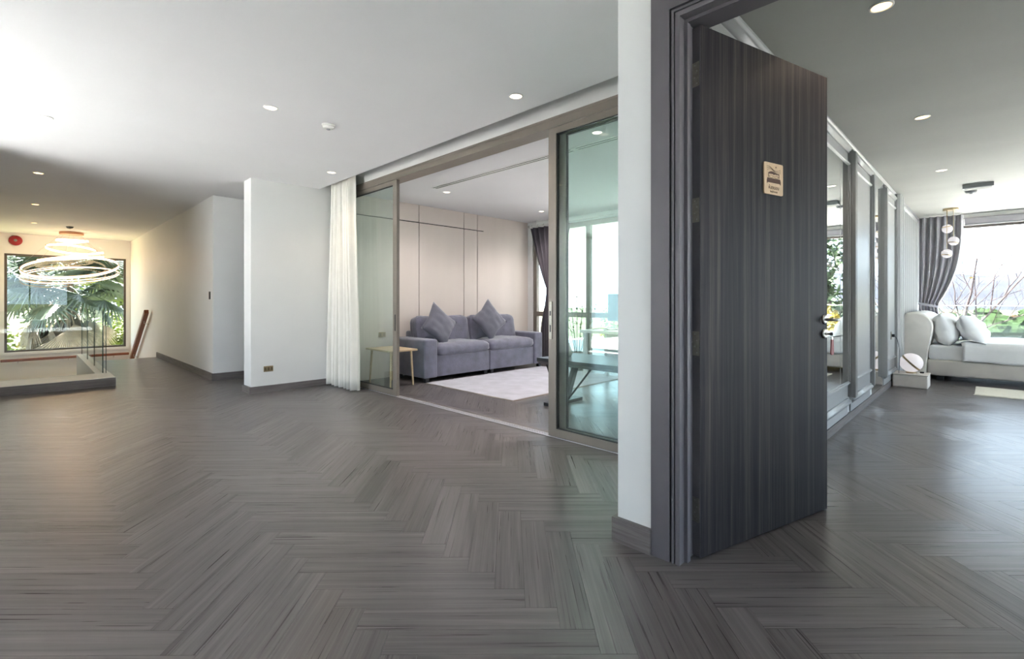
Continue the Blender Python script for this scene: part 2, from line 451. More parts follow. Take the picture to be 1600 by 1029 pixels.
struct('ceiling', MB().prism([(-2.9, -3.8), (2.12, -3.8), (2.12, 1.2), (2.872, 1.2), (2.872, 6.86), (-2.9, 6.86)], 'z', CZ, ZT+.1), 'ceiling', 'white ceiling of the large front room', 'ceiling')
struct('ceiling_hall', B(-.6, 5.2, 6.86, 16.1, CZ, ZT+.1), 'ceiling', 'ceiling of the stair hall glowing warm near the chandelier', 'ceiling')
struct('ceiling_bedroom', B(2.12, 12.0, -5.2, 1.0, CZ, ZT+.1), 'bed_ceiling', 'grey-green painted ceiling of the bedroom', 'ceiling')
cs = MB(); cs.box(3.33, 7.3, 1.295, 6.585, CZ, ZT+.1)
struct('ceiling_sitting', cs, 'ceiling', 'white ceiling of the sitting room with a slot diffuser', 'ceiling')
struct('ceiling_pocket', B(2.872, 3.33, 1.295, 6.595, 2.96, ZT+.1), 'ceiling', 'recessed curtain pocket along the sliding door', 'ceiling')
struct('trim_1', B(3.19, 3.33, 1.295, 6.595, 2.724, 2.96), 'wall', 'white fascia above the sliding glass door', 'trim')
struct('roof', B(-3.0, 12.25, -5.3, 17.7, ZT+.1, ZT+.3), 'stone_out', 'flat roof slab over the house, eave lengthened to shade the stair window', 'roof')  # unseen; far eave drawn out to keep direct sun off the stair window
struct('bounce_terrace_left', B(-12, -2.9, -9, 9, -.3, -.05), 'terrace', 'added pale terrace bouncing sun up through the tall glazing', 'terrace')  # unseen reflector slab, added to throw sun onto the front room ceiling
struct('bounce_terrace_back', B(-2.9, 12, -12, -5.2, -.3, -.05), 'terrace', 'added pale terrace behind the house bouncing sun into the back windows', 'terrace')  # unseen reflector slab, added as fill through the rear windows
struct('bounce_terrace_step', B(-2.9, 2.04, -5.2, -3.8, -.3, -.05), 'terrace', 'added pale strip carrying the bounce terrace up to the back window', 'terrace')  # added piece closing the gap between back reflector slab and window
struct('bounce_terrace_sitting', B(7.25, 16, 1.4, 9.6, -.3, -.05), 'terrace', 'added pale terrace bouncing sun into the sitting room window', 'terrace')  # added slab, sized to bounce more sun into the sitting room
struct('lower_floor', B(-.6, 1.95, 8.9, 16.1, -2.9, -2.8), 'curb_stone', 'floor of the level below, down the stairs', 'floor')

def baseboard(name, mb, label):
    return struct(name, mb, 'baseboard', label, 'baseboard')
b = MB(); b.prism([(2.018, 1.113), (2.04, 1.113), (2.04, 1.295), (3.13, 1.295), (3.13, 1.317), (2.018, 1.317)], 'z', 0, .115)
baseboard('baseboard_door', b, 'grey wood baseboard on the wall end by the dark door')
b = MB(); b.prism([(1.98, 6.575), (3.12, 6.575), (3.12, 6.595), (2.0, 6.595), (2.0, 6.86), (4.9, 6.86), (4.9, 6.88), (1.98, 6.88)], 'z', 0, .085)
baseboard('baseboard_column', b, 'grey wood baseboard around the white wall end by the curtain')
b = MB(); b.prism([(1.925, 8.07), (4.9, 8.07), (4.9, 8.09), (1.945, 8.09), (1.945, 12.3), (1.925, 12.3)], 'z', 0, .105)
baseboard('baseboard_hall', b, 'grey wood baseboard along the long hall wall')
b = MB(); b.box(2.25, 11.8, .982, 1.0, 0, .075)
baseboard('baseboard_bedroom', b, 'grey wood baseboard under the mirrored bedroom wall')

# ================================================================== BEDROOM DOOR
cas = thing('trim_2', (2.03, .45, 0), 'grey moulded casing and jamb around the bedroom doorway', 'door frame', kind='structure')
def casing_u(y_in, y_out, x0, x1, ztop_in, ztop_out):
    mb = MB()
    mb.box(x0, x1, y_in, y_out, 0, ztop_out)                       # left leg
    mb.box(x0, x1, -.10-(y_out-.975), -.10-(y_in-.975), 0, ztop_out)
    mb.box(x0, x1, -.10-(y_in-.975), y_in, ztop_in, ztop_out)
    return mb
casing_u(1.022, 1.112, 2.026, 2.04, 2.465, 2.555).build('outer_casing', 'casing', cas)
casing_u(1.0015, 1.012, 2.027, 2.04, 2.4445, 2.455).build('bead', 'casing', cas)
casing_u(1.012, 1.022, 2.037, 2.0405, 2.455, 2.465).build('groove', 'gasket', cas)
casing_u(.995, 1.0015, 2.037, 2.0405, 2.438, 2.4445).build('groove', 'gasket', cas)
casing_u(.975, .995, 2.028, 2.04, 2.418, 2.438).build('inner_casing', 'casing', cas)
j = MB()
j.box(2.04, 2.215, .975, 1.0, 0, 2.44); j.box(2.04, 2.215, -.125, -.10, 0, 2.44); j.box(2.04, 2.215, -.10, .975, 2.418, 2.443)
j.build('jamb', 'casing', cas)
j = MB(); j.box(2.075, 2.105, .960, .975, 0, 2.418); j.box(2.075, 2.105, -.10, -.085, 0, 2.418); j.box(2.075, 2.105, -.085, .960, 2.403, 2.418)
j.build('door_stop', 'casing', cas)

DTH = math.atan2(-.276, 1.002)
door = thing('door_1', (2.147, .933, 0), 'tall dark wood veneer door standing open into the bedroom', 'door', kind='structure', rotz=DTH, local=True)
leaf = RB(0, 1.052, 0, .045, .006, 2.412, .0015, 1).build('leaf', 'veneer', door)
MB().box(-.0008, .0004, .001, .044, .007, 2.411).build('edge_band', 'casing', door)
for zc in (2.195, 1.578, .972, .217):
    h = MB(); h.box(-.002, .0, .006, .044, zc-.055, zc+.055)
    ho = h.build('hinge', 'hinge_steel', door)
    for k in range(5):
        MB().lathe([(.0062, -.0105), (.0068, -.009), (.0068, .009), (.0062, .0105)], (-.006, .05, zc-.044+.022*k), 10).build('knuckle', 'hinge_steel', ho)
    MB().box(-.03, -.004, .0495, .0525, zc-.055, zc+.055).build('hinge_plate', 'hinge_steel', ho)
    for k in range(4):
        MB().lathe([(.004, 0), (.003, .0015)], (-.002, .018+.012*(k % 2), zc-.042+.028*k), 8, 'x').build('screw', 'steel', ho)
# lever handle and lock on the face towards the camera (local -y)
hd = MB().lathe([(.027, 0), (.027, -.006), (.023, -.010), (.010, -.0105)], (1.020, 0, 1.062), 24, 'y').build('handle_rose', 'steel', door, True)
MB().tube([(1.020, -.008, 1.062), (1.020, -.045, 1.062), (1.024, -.054, 1.062), (1.034, -.058, 1.062), (1.062, -.058, 1.062), (1.066, -.057, 1.062)], [.0085, .0085, .009, .009, .008, .005], 12).build('lever', 'steel', hd, True)
lk = MB().lathe([(.027, 0), (.027, -.006), (.022, -.010), (.012, -.0105)], (1.020, 0, .984), 24, 'y').build('lock_rose', 'steel', door, True)
MB().lathe([(.010, -.010), (.010, -.014), (.008, -.015)], (1.020, 0, .984), 16, 'y').build('cylinder', 'steel', lk)
# key with red leather fob
kx, kz = 2.147 + 1.020*math.cos(DTH) + .02*math.sin(DTH), .984
def dloc(x, y, z):
    return (2.147 + x*math.cos(DTH) - y*math.sin(DTH), .933 + x*math.sin(DTH) + y*math.cos(DTH), z)
fob = thing('key_fob', dloc(1.020, -.03, .87), 'key in the door lock with a dark red leather fob hanging from it', 'key', rotz=DTH, local=True)
k = MB(); k.box(-.001, .001, .0, .016, .108, .120); k.lathe([(.010, -.001), (.010, .001)], (0, -.007, .114), 14, 'x'); k.build('key', 'steel', fob)
MB().tube([(math.cos(a)*.009, -.012, .103+math.sin(a)*.009) for a in [i*PI/8 for i in range(17)]], .001, 6).build('split_ring', 'steel', fob)
MB().rbox(-.009, .009, -.0135, -.0085, .082, .098, .002).build('clasp', 'steel', fob)
MB().prism([(-.010, .084), (.010, .084), (.0145, .012), (.010, 0), (-.010, 0), (-.0145, .012)], 'y', -.014, -.009).build('leather_tag', 'red_leather', fob)

# wooden room sign on the door
sgn = thing('room_sign', dloc(.541, 0, 1.702), 'small pale plywood plaque with a bed pictogram on the dark door', 'sign', rotz=DTH, local=True)
sp = [(-.079, .0)]
def rrect(w, h, r, n=5):
    out = []
    for cx, cz, a0 in ((w/2-r, r, -PI/2), (w/2-r, h-r, 0), (-w/2+r, h-r, PI/2), (-w/2+r, r, PI)):
        for i in range(n+1):
            a = a0 + i*PI/2/n; out.append((cx+r*math.cos(a), cz+r*math.sin(a)))
    return out
MB().prism(rrect(.158, .158, .008), 'y', -.007, 0).build('board', 'ply', sgn)
YS0, YS1 = -.0078, -.007
def mark(name, poly): MB().prism(poly, 'y', YS0, YS1).build(name, 'burnt', sgn)
mark('bed_base', [(-.056, .058), (.056, .058), (.056, .074), (.053, .081), (-.053, .081), (-.056, .074)])
mark('bed_leg', [(-.058, .053), (-.053, .053), (-.053, .072), (-.058, .072)])
mark('bed_leg', [(.053, .053), (.058, .053), (.058, .072), (.053, .072)])
hb = []
for i in range(13):
    t = i/12; x = -.046+.092*t; hb.append((x, .107 + .006*math.sin(PI*t) + .004*math.sin(2*PI*t)))
mark('headboard', [(-.046, .084), (-.042, .084), (-.042, .102), (-.006, .102), (0, .098), (.006, .102), (.042, .102), (.042, .084), (.046, .084)] + hb[::-1])
for s in (-1, 1):
    pts = [(s*.0215+.017*math.cos(a), YS1-.0003, .0895+.006*math.sin(a)) for a in [i*2*PI/14 for i in range(15)]]
    MB().tube(pts, .0008, 5).build('pillow_outline', 'burnt', sgn)
for off, ph in ((0, 0), (.006, .25), (.012, .55)):
    pts = []
    for i in range(19):
        t = i/18; pts.append((-.054+.112*t-.2*off, YS1-.0003, .116+off + .012*math.sin(2*PI*(t*.9+.05)+ph)*(1-.5*t)))
    MB().tube(pts, .0009, 5).build('curl', 'burnt', sgn)
st = []
for i in range(8):
    a = PI/2 + i*PI/4; r = .006 if i % 2 == 0 else .0022
    st.append((.018+r*math.cos(a), .139+r*math.sin(a)))
mark('star', st)
def text_part(name, body, size, x, z, parent, mat):
    cu = bpy.data.curves.new(name, 'FONT'); cu.body = body; cu.size = size; cu.align_x = 'CENTER'; cu.extrude = .0004
    ob = bpy.data.objects.new(name, cu); C.objects.link(ob)
    dg = bpy.context.evaluated_depsgraph_get(); ev = ob.evaluated_get(dg)
    me = bpy.data.meshes.new_from_object(ev); bpy.data.objects.remove(ob)
    me.materials.clear(); me.materials.append(MATS[mat])
    me.transform(Matrix.Translation((x, YS1-.0004, z)) @ Matrix.Rotation(PI/2, 4, 'X'))
    o = bpy.data.objects.new(name, me); C.objects.link(o); o.parent = parent; WL[o] = WL[parent]
    return o
text_part('thai_lettering', 'ห้องนอน', .026, 0, .026, sgn, 'burnt')
text_part('english_lettering', 'bedroom', .0165, 0, .009, sgn, 'burnt')

# ================================================================== SLIDING GLASS DOOR
sl = thing('door_2', (3.2, 3.9, 0), 'bronze framed sliding glass door between the front room and the sitting room', 'door', kind='structure')
MB().box(3.16, 3.33, 1.317, 6.575, 2.64, 2.724).build('head_frame', 'bronze', sl)
MB().box(3.155, 3.16, 1.317, 6.575, 2.705, 2.724).build('head_bead', 'bronze', sl)
MB().box(3.16, 3.33, 6.50, 6.575, 0, 2.64).build('side_frame', 'bronze', sl)
MB().box(3.16, 3.33, 1.317, 1.38, 0, 2.64).build('side_frame', 'bronze', sl)
tk = MB().box(3.17, 3.30, 1.38, 6.50, .0005, .003).build('floor_track', 'baseboard', sl)
for x in (3.181, 3.207, 3.236):
    MB().box(x-.0045, x+.0045, 1.38, 6.50, .003, .007).build('track_rail', 'track', tk)
def slider(x, y0, y1, st=.085):
    p = MB(); p.box(x-.02, x+.02, y0, y0+st, .012, 2.665); 
    a = p.build('stile', 'bronze', sl); 
    MB().box(x-.02, x+.02, y1-st, y1, .012, 2.665).build('stile', 'bronze', sl)
    MB().box(x-.02, x+.02, y0+st, y1-st, 2.588, 2.665).build('top_rail', 'bronze', sl)
    MB().box(x-.02, x+.02, y0+st, y1-st, .012, .078).build('bottom_rail', 'bronze', sl)
    g = MB().box(x-.003, x+.003, y0+st-.004, y1-st+.004, .074, 2.592).build('glass_pane', 'green_glass', sl)
    q = MB()
    for z0, z1 in ((.078, .086), (2.580, 2.588)): q.box(x-.012, x+.012, y0+st, y1-st, z0, z1)
    q.box(x-.012, x+.012, y0+st, y0+st+.008, .086, 2.580); q.box(x-.012, x+.012, y1-st-.008, y1-st, .086, 2.580)
    q.build('gasket', 'gasket', g)
    return a
slider(3.20, 5.125, 6.50)                      # left leaf in front of the curtain end
MB().rbox(3.175, 3.181, 5.150, 5.166, .80, 1.00, .002).build('flush_handle', 'gasket', sl)
slider(3.20, 1.40, 2.712)                      # right leaf
lp = MB().rbox(3.172, 3.181, 2.668, 2.702, .84, 1.16, .002).build('lock_plate', 'hinge_steel', sl)
MB().box(3.170, 3.173, 2.678, 2.692, .90, .96).build('keyhole', 'gasket', lp)
MB().box(3.170, 3.173, 2.678, 2.692, 1.04, 1.08).build('keyhole', 'gasket', lp)
slider(3.268, 1.40, 2.66, .08)                 # leaf stacked behind it

# cream curtain in the pocket
def curtain(name, mat, label, fn, zs, ns=90, thick=.004, group=None, parent=None):
    mb = MB().grid(lambda a, t: fn(a, zs(t)), ns, 24)
    o = mb.build(name, mat, parent, True)
    md = o.modifiers.new('thickness', 'SOLIDIFY'); md.thickness = thick
    if parent is None: tag(o, label, 'curtain', group)
    return o
def cream(a, z):
    t = (2.95-z)/2.93
    wy = .56 + .30*sstep(0, 1, t)**1.2
    yc = 6.19 + .02*t
    y = yc + wy*(.5-a)
    amp = .045 + .012*t
    x = 3.02 + amp*math.sin(a*2*PI*7.5 + .6*math.sin(5*a+2*t)) + .012*math.sin(a*2*PI*17+1.3+t)
    return (x, y, z)
curtain('curtain', 'sheer', 'floor-length cream curtain gathered at the left end of the sliding door', cream, lambda t: .012 + t*2.935)

# brass socket, switch, bell, detectors
def outlet(name, loc, label, axis, w, h, mat, cat, holes):
    t = thing(name, loc, label, cat)
    x, y, z = loc
    if axis == 'y':
        MB().rbox(x-w/2, x+w/2, y-.008, y, z, z+h, .003).build('face_plate', mat, t)
        for i in range(holes): MB().box(x-w/2+w*(i+.5)/holes-.012, x-w/2+w*(i+.5)/holes+.012, y-.0095, y-.008, z+h*.22, z+h*.78).build('insert', 'bronze_plate' if mat != 'bronze_plate' else 'gasket', t)
    else:
        MB().rbox(x-.008, x, y-w/2, y+w/2, z, z+h, .003).build('face_plate', mat, t)
        for i in range(holes): MB().box(x-.0095, x-.008, y-w/2+w*(i+.5)/holes-.014, y-w/2+w*(i+.5)/holes+.014, z+h*.2, z+h*.8).build('insert', 'gasket', t)
    return t
outlet('wall_socket', (2.207, 6.595, .26), 'brass socket plate low on the white wall end', 'y', .115, .072, 'brass', 'socket', 3)
outlet('light_switch', (1.945, 8.26, 1.19), 'small dark switch on the long hall wall', 'x', .075, .115, 'gasket', 'switch', 1)
outlet('wall_socket', (3.81, 6.55, .62), 'brass socket on the beige panelling behind the glass leaf', 'y', .12, .075, 'brass', 'socket', 2)
t = thing('fire_alarm_bell', (-.14, 15.9, 2.44), 'round red fire alarm bell above the palm window', 'alarm bell')
MB().lathe([(.11, 0), (.115, -.03), (.10, -.055), (.05, -.075), (.012, -.078)], (-.14, 15.9, 2.55), 28, 'y').build('gong', 'red_plastic', t, True)
MB().lathe([(.03, -.076), (.025, -.086), (.01, -.09)], (-.14, 15.9, 2.55), 16, 'y').build('cap', 'grey_plastic', t)
def detector(loc, label, mat, r=.055):
    t = thing('smoke_detector', (loc[0], loc[1], CZ-.045), label, 'smoke detector', 'ceiling smoke detectors')
    MB().lathe([(r, 0), (r, -.012), (r*.95, -.014)], (loc[0], loc[1], CZ), 24).build('base', mat, t, True)
    MB().lathe([(r*.86, -.014), (r*.86, -.026), (r*.62, -.036), (r*.3, -.038)], (loc[0], loc[1], CZ), 24).build('head', mat, t, True)
    MB().lathe([(r*.3, -.037), (r*.28, -.044), (r*.15, -.045)], (loc[0], loc[1], CZ), 14).build('sensor', 'grey_plastic', t)
detector((1.88, 4.136), 'white smoke detector on the front room ceiling', 'white_plastic')
detector((.667, 13.63), 'small smoke detector on the hall ceiling in front of the chandelier', 'grey_plastic', .06)
detector((9.357, .21), 'smoke detector on the bedroom ceiling beside the grey ceiling unit', 'grey_plastic', .065)
def downlight(x, y, label, mat, r=.045, power=0, tint=(1, .82, .62)):
    t = thing('ceiling_downlight', (x, y, CZ-.006), label, 'downlight', 'recessed ceiling downlights')
    MB().lathe([(r, 0), (r*1.22, 0), (r*1.22, -.003), (r*1.02, -.006), (r, -.004), (r, 0)], (x, y, CZ), 28, caps=False).build('trim_ring', 'white_plastic', t, True)
    MB().lathe([(r*.98, -.0015), (r*.5, -.003), (.002, -.003)], (x, y, CZ), 24).build('lens', mat, t)
    if power:
        d = bpy.data.lights.new('downlight_beam', 'SPOT'); d.energy = power; d.spot_size = math.radians(140); d.spot_blend = .8; d.shadow_soft_size = .04
        d.color = tint
        o = bpy.data.objects.new('downlight_beam', d); o.location = (0, 0, -.004); o.parent = t; C.objects.link(o)
downlight(1.387, 4.093, 'warm downlight left of the smoke detector', 'lamp_white', power=10)
downlight(2.612, 2.55, 'warm downlight nearest the sliding door header', 'lamp_white', power=10)
downlight(2.599, 5.631, 'small downlight above the cream curtain', 'lamp_white', power=10)
downlight(.122, 5.656, 'downlight washed out on the bright ceiling at far left', 'lamp_white', power=8)
downlight(.12, 8.171, 'largest of the amber downlights over the hall', 'lamp_warm', power=12)
downlight(.123, 10.859, 'middle amber downlight over the hall', 'lamp_warm', power=12)
downlight(.135, 13.459, 'farthest amber downlight over the hall beside the chandelier', 'lamp_warm', power=12)
downlight(3.167, .412, 'amber downlight nearest the top edge above the open door', 'lamp_warm', power=9)
downlight(5.319, .416, 'amber downlight in the middle of the bedroom ceiling', 'lamp_warm', power=9)
downlight(7.644, .425, 'white downlight deeper in the bedroom', 'lamp_white', power=9)
downlight(4.225, 5.497, 'downlight at the left end of the sitting room slot diffuser', 'lamp_white', power=35, tint=(1, .92, .90))
downlight(6.281, 5.515, 'small downlight near the sitting room window', 'lamp_white', power=35, tint=(1, .92, .90))
downlight(3.70, 2.57, 'downlight seen through the right glass leaf', 'lamp_white', power=35, tint=(1, .92, .90))

downlight(5.2, 2.57, 'added sitting room fill downlight, unseen behind the wall end', 'lamp_white', power=80, tint=(1, .92, .90))  # added lamp, hidden from view, fills the sitting room evenly
downlight(6.4, 2.57, 'added sitting room fill downlight, unseen above the desk', 'lamp_white', power=80, tint=(1, .92, .90))  # second added fill lamp, also hidden from the camera

# ================================================================== STAIR HALL
cu = MB(); cu.box(-.45, .89, 8.57, 9.22, 0, .112)
c1 = struct('trim_3', cu, 'baseboard', 'low dark-faced ledge in front of the stairwell', 'ledge')
MB().box(-.45, .885, 8.575, 9.22, .112, .117).build('ledge_top', 'curb_stone', c1)
c2 = struct('trim_4', B(.73, .885, 9.22, 12.9, -2.8, .11), 'curb_stone', 'low pale curb running along the stairwell under the glass', 'ledge')
struct('wall_stair_front', B(-.45, .73, 8.95, 9.05, -2.8, -.004), 'wall', 'wall of the stairwell under the ledge', 'wall')
gr = thing('glass_balustrade', (.2, 9.16, .117), 'clear glass balustrade standing on the ledge before the stairwell', 'balustrade')
MB().box(-.45, .835, 9.15, 9.162, .117, 1.03).build('glass_pane', 'rail_glass', gr)
MB().box(.835, .842, 9.148, 9.164, .117, 1.03).build('glass_edge', 'glass_edge', gr)
g2 = thing('glass_balustrade', (.81, 11, .11), 'side glass balustrade along the pale curb of the stairs', 'balustrade')
for y0, y1 in ((9.20, 10.40), (10.42, 11.62), (11.64, 12.84)):
    gp = MB().box(.80, .812, y0, y1, .11, 1.02).build('glass_pane', 'rail_glass', g2)
    for ye in (y0-.003, y1): MB().box(.7995, .8125, ye, ye+.003, .11, 1.02).build('glass_edge', 'glass_edge', gp)
sta = thing('stairs', (1.4, 14, -2.8), 'staircase going down beside the long hall wall towards the window', 'stairs', kind='structure')
for i in range(7):
    y0 = 12.35 + .29*i
    MB().box(.885, 1.945, y0, y0+.31, -.158*(i+1)-.16, -.158*(i+1)).build('step', 'oak', sta)
MB().box(-.45, 1.945, 14.38, 15.9, -1.30, -1.12).build('landing', 'oak', sta)
for i in range(8):
    y1 = 14.38 - .29*i
    MB().box(-.45, .73, y1-.31, y1, -1.12-.158*(i+1)-.16, -1.12-.158*(i+1)).build('step', 'oak', sta)
hr = thing('handrail', (1.86, 14, .3), 'sloping reddish wood handrail on the hall wall going down the stairs', 'handrail')
mb = MB()
ya, za, yb, zb = 12.95, .90, 15.0, -.30
dy, dz = yb-ya, zb-za; L = math.hypot(dy, dz); ny, nz = -dz/L, dy/L
prf = [(ya, za), (yb, zb), (yb+ny*.085, zb+nz*.085), (ya+ny*.085, za+nz*.085)]
mb.prism([(p[0], p[1]) for p in prf], 'x', 1.82, 1.90); mb.build('rail', 'red_wood', hr)
for tt in (.15, .85): MB().tube([(1.86, ya+dy*tt, za+dz*tt+.01), (1.86, ya+dy*tt, za+dz*tt-.05), (1.945, ya+dy*tt, za+dz*tt-.07)], .008, 8).build('bracket', 'steel', hr)
h2 = thing('handrail', (.7, 15.8, -.25), 'level reddish wood handrail below the palm window', 'handrail')
MB().rbox(-.38, 1.90, 15.76, 15.83, -.215, -.155, .012).build('rail', 'red_wood', h2)
for xx in (-.1, .75, 1.6): MB().tube([(xx, 15.795, -.21), (xx, 15.795, -.25), (xx, 15.9, -.26)], .008, 8).build('bracket', 'steel', h2)

def window(name, label, x, y, z, axis, w, h, fr, depth, mulls=(), trans=(), frame='dark_bronze', glass='glass'):
    """axis x: window in the X plane (runs along Y from y to y+w)"""
    t = thing(name, (x, y, z), label, 'window', kind='structure')
    def bx(a0, a1, z0, z1, d0=0, d1=depth):
        return B(x+d0, x+d1, y+a0, y+a1, z+z0, z+z1) if axis == 'x' else B(x+a0, x+a1, y+d0, y+d1, z+z0, z+z1)
    f = bx(0, fr, 0, h); 
    for a in ((w-fr, w, 0, h), (fr, w-fr, 0, fr), (fr, w-fr, h-fr, h)):
        g = bx(*a); f.add(g.v, g.f)
    f.build('window_frame', frame, t)
    xs = [fr] + [m for m in mulls] + [w-fr]
    for mth in mulls: bx(mth-fr/2, mth+fr/2, fr, h-fr).build('mullion', frame, t)
    zs = [fr] + list(trans) + [h-fr]
    for i in range(len(xs)-1):
        for tz in trans: bx(xs[i]+(fr/2 if i else 0), xs[i+1]-(fr/2 if i < len(xs)-2 else 0), tz-fr/2, tz+fr/2).build('transom', frame, t)
        for k in range(len(zs)-1):
            bx(xs[i], xs[i+1], zs[k], zs[k+1], depth*.45, depth*.45+.006).build('pane', glass, t)
    return t
window('window_1', 'dark framed picture window with the palm at the end of the hall', -.32, 15.93, -.01, 'y', 2.174, 2.26, .045, .06)
struct('trim_5', B(-.36, 1.90, 15.87, 15.9, -.075, -.012), 'wall', 'white sill below the palm window', 'sill')
window('window_2', 'tall glazing along the left side of the front room', -2.86, 4.05, .02, 'x', 2.6, 2.63, .06, .07, (1.3,))
window('window_3', 'window behind the camera', -1.3, -3.75, .1, 'y', 3.0, 2.5, .06, .06, (1.5,))
window('window_4', 'bronze framed window of the sitting room', 7.08, 1.295, .0, 'x', 5.135, 2.60, .09, .07, (1.27, 2.55, 3.82), (.915,), 'bronze')
window('added_side_window', 'added bedroom side window, unseen, brightening the bedroom', 4.6, -5.15, .0, 'y', 6.8, 2.55, .06, .06, (2.3, 4.6))  # added unseen opening that lets more daylight into the bedroom
window('window_5', 'wide bedroom window looking over the valley', 11.9, -4.4, .0, 'x', 5.32, 2.52, .05, .06, (1.6, 3.2), (), 'dark_bronze')

# chandelier
ch = thing('chandelier', (.75, 14.7, CZ), 'glowing spiral ring chandelier hanging above the stairs', 'chandelier')
MB().lathe([(.20, 0), (.21, -.01), (.21, -.055), (.20, -.06)], (.75, 14.7, CZ), 32).build('canopy', 'copper', ch)
def led_ring(cz, r, tilt, az, hgt, th=.012):
    """ring tilted by tilt (rad), the low side towards azimuth az"""
    mb = MB(); n = 72; ax = Vector((math.cos(az+PI/2), math.sin(az+PI/2), 0))
    M = Matrix.Rotation(tilt, 3, ax)
    vs = []; 
    for i in range(n):
        a = 2*PI*i/n
        for (rr, zz) in ((r, 0), (r+th, 0), (r+th, hgt), (r, hgt)):
            p = M @ Vector((rr*math.cos(a), rr*math.sin(a), zz-hgt/2)); vs.append((.75+p.x, 14.7+p.y, cz+p.z))
    fs = []
    for i in range(n):
        k = (i+1) % n
        for q in range(4): fs.append((i*4+q, i*4+(q+1) % 4, k*4+(q+1) % 4, k*4+q))
    mb.add(vs, fs)
    ro = mb.build('light_ring', 'led', ch, True)
    top = MB().lathe([(r-.002, 0), (r+th+.002, 0), (r+th+.002, .006), (r-.002, .006), (r-.002, 0)], (0, 0, 0), 48, caps=False)
    top.v = [tuple(Vector((.75, 14.7, cz)) + M @ Vector((x, y, z+hgt/2))) for x, y, z in top.v]
    top.build('ring_rim', 'copper', ro)
    return ro
# camera looks along (+X,+Y); image right = (+X,-Y)
AZR = math.atan2(-.71, .704); AZN = math.atan2(-.704, -.71)       # towards image right / towards the camera
def az(mix): return math.atan2((1-mix)*math.sin(AZN)+mix*math.sin(AZR), (1-mix)*math.cos(AZN)+mix*math.cos(AZR))
led_ring(2.52, .25, .02, az(.0), .035)
led_ring(2.47, .28, .22, az(-1.2), .04)
led_ring(2.33, .42, .30, az(.62), .045)
led_ring(2.17, .55, .22, az(-1.5), .045)
led_ring(2.12, .55, .13, az(-1.5), .03)
led_ring(1.93, .82, .34, az(.30), .05)
led_ring(1.75, .83, .26, az(.28), .018, .006)
led_ring(1.79, .80, .24, az(.34), .012, .006)
for i in range(6):
    a = i*PI/3+.3
    MB().tube([(.75+.17*math.cos(a), 14.7+.17*math.sin(a), CZ-.05), (.75+.8*math.cos(a), 14.7+.8*math.sin(a), 1.97)], .002, 5).build('suspension_wire', 'steel', ch)

# ================================================================== SITTING ROOM
pan = thing('wall_panelling', (5.1, 6.56, 0), 'beige wall panelling with thin dark joints behind the sofa', 'panelling', kind='structure')
MB().box(3.36, 7.05, 6.572, 6.585, 0, CZ).build('backing', 'beige_back', pan)
xs = [3.36, 4.48, 5.412, 5.723, 7.05]
for i in range(4):
    g = .007
    if i < 3:
        MB().box(xs[i]+g, xs[i+1]-g, 6.552, 6.572, .0, 2.420).build('panel', 'beige_panel', pan)
        MB().box(xs[i]+g, xs[i+1]-g, 6.552, 6.572, 2.435, CZ).build('panel', 'beige_panel', pan)
    else:
        MB().box(xs[i]+g, xs[i+1], 6.552, 6.572, 0, 2.420).build('panel', 'beige_panel', pan)
        MB().box(5.87, xs[i+1], 6.552, 6.572, 2.420, 2.435).build('panel', 'beige_panel', pan)
        MB().box(xs[i]+g, xs[i+1], 6.552, 6.572, 2.435, CZ).build('panel', 'beige_panel', pan)

def soft(cx, cy, cz, sx, sy, sz, n=14, e=.22, wr=.0, seed=0, puff=0):
    """rounded soft block: superellipsoid-like box with wrinkles"""
    rnd = random.Random(seed); ph = [rnd.uniform(0, 6) for _ in range(8)]
    bm = bmesh.new(); bmesh.ops.create_cube(bm, size=2)
    bmesh.ops.subdivide_edges(bm, edges=bm.edges[:], cuts=n, use_grid_fill=True)
    for v in bm.verts:
        p = v.co.copy()
        k = e
        q = [0, 0, 0]; s = (sx/2, sy/2, sz/2); r = min(s)*min(1, k*3)
        # rounded box: clamp to inner box then push out by r
        w = Vector((p.x*s[0], p.y*s[1], p.z*s[2]))
        inn = Vector([max(-(s[i]-r), min(s[i]-r, w[i])) for i in range(3)])
        d = w-inn
        if d.length > 1e-9: w = inn + d.normalized()*min(r, d.length if d.length < r*.999 else r)
        if puff: w.z += (1 if p.z > 0 else -.4)*puff*(1-p.x**2)*(1-p.y**2)
        if wr:
            f = wr*(math.sin(9*p.x+ph[0]+3*p.y)*math.sin(7*p.y+ph[1]) + .6*math.sin(17*p.x+ph[2]-11*p.y)*math.sin(5*p.z+ph[3]+6*p.x))
            nn = d.normalized() if d.length > 1e-6 else Vector((0, 0, 1))
            w += nn*f
        v.co = Vector((cx, cy, cz)) + w
    return MB().bm(bm)
sofa = thing('sofa', (5.24, 6.1, 0), 'grey-blue velvet two-seat sofa against the beige panelling', 'sofa')
SY0, SY1 = 5.70, 6.50
for x0, x1 in ((4.215, 5.255), (5.265, 6.30)):
    RB(x0, x1, SY0+.015, SY1-.02, .065, .375, .018, 3).build('seat_base', 'velvet', sofa, True)
    soft((x0+x1)/2, SY0+.36, .445, x1-x0-.005, .76, .165, 14, .3, .006, int(x0*10), .035).build('seat_cushion', 'velvet', sofa, True)
for x0, x1 in ((3.985, 4.215), (6.30, 6.515)):
    RB(x0, x1, SY0-.01, SY1, .06, .615, .03, 4).build('arm', 'velvet', sofa, True)
RB(4.2, 6.31, SY1-.18, SY1+.02, .065, .70, .03, 3).build('back_frame', 'velvet', sofa, True)
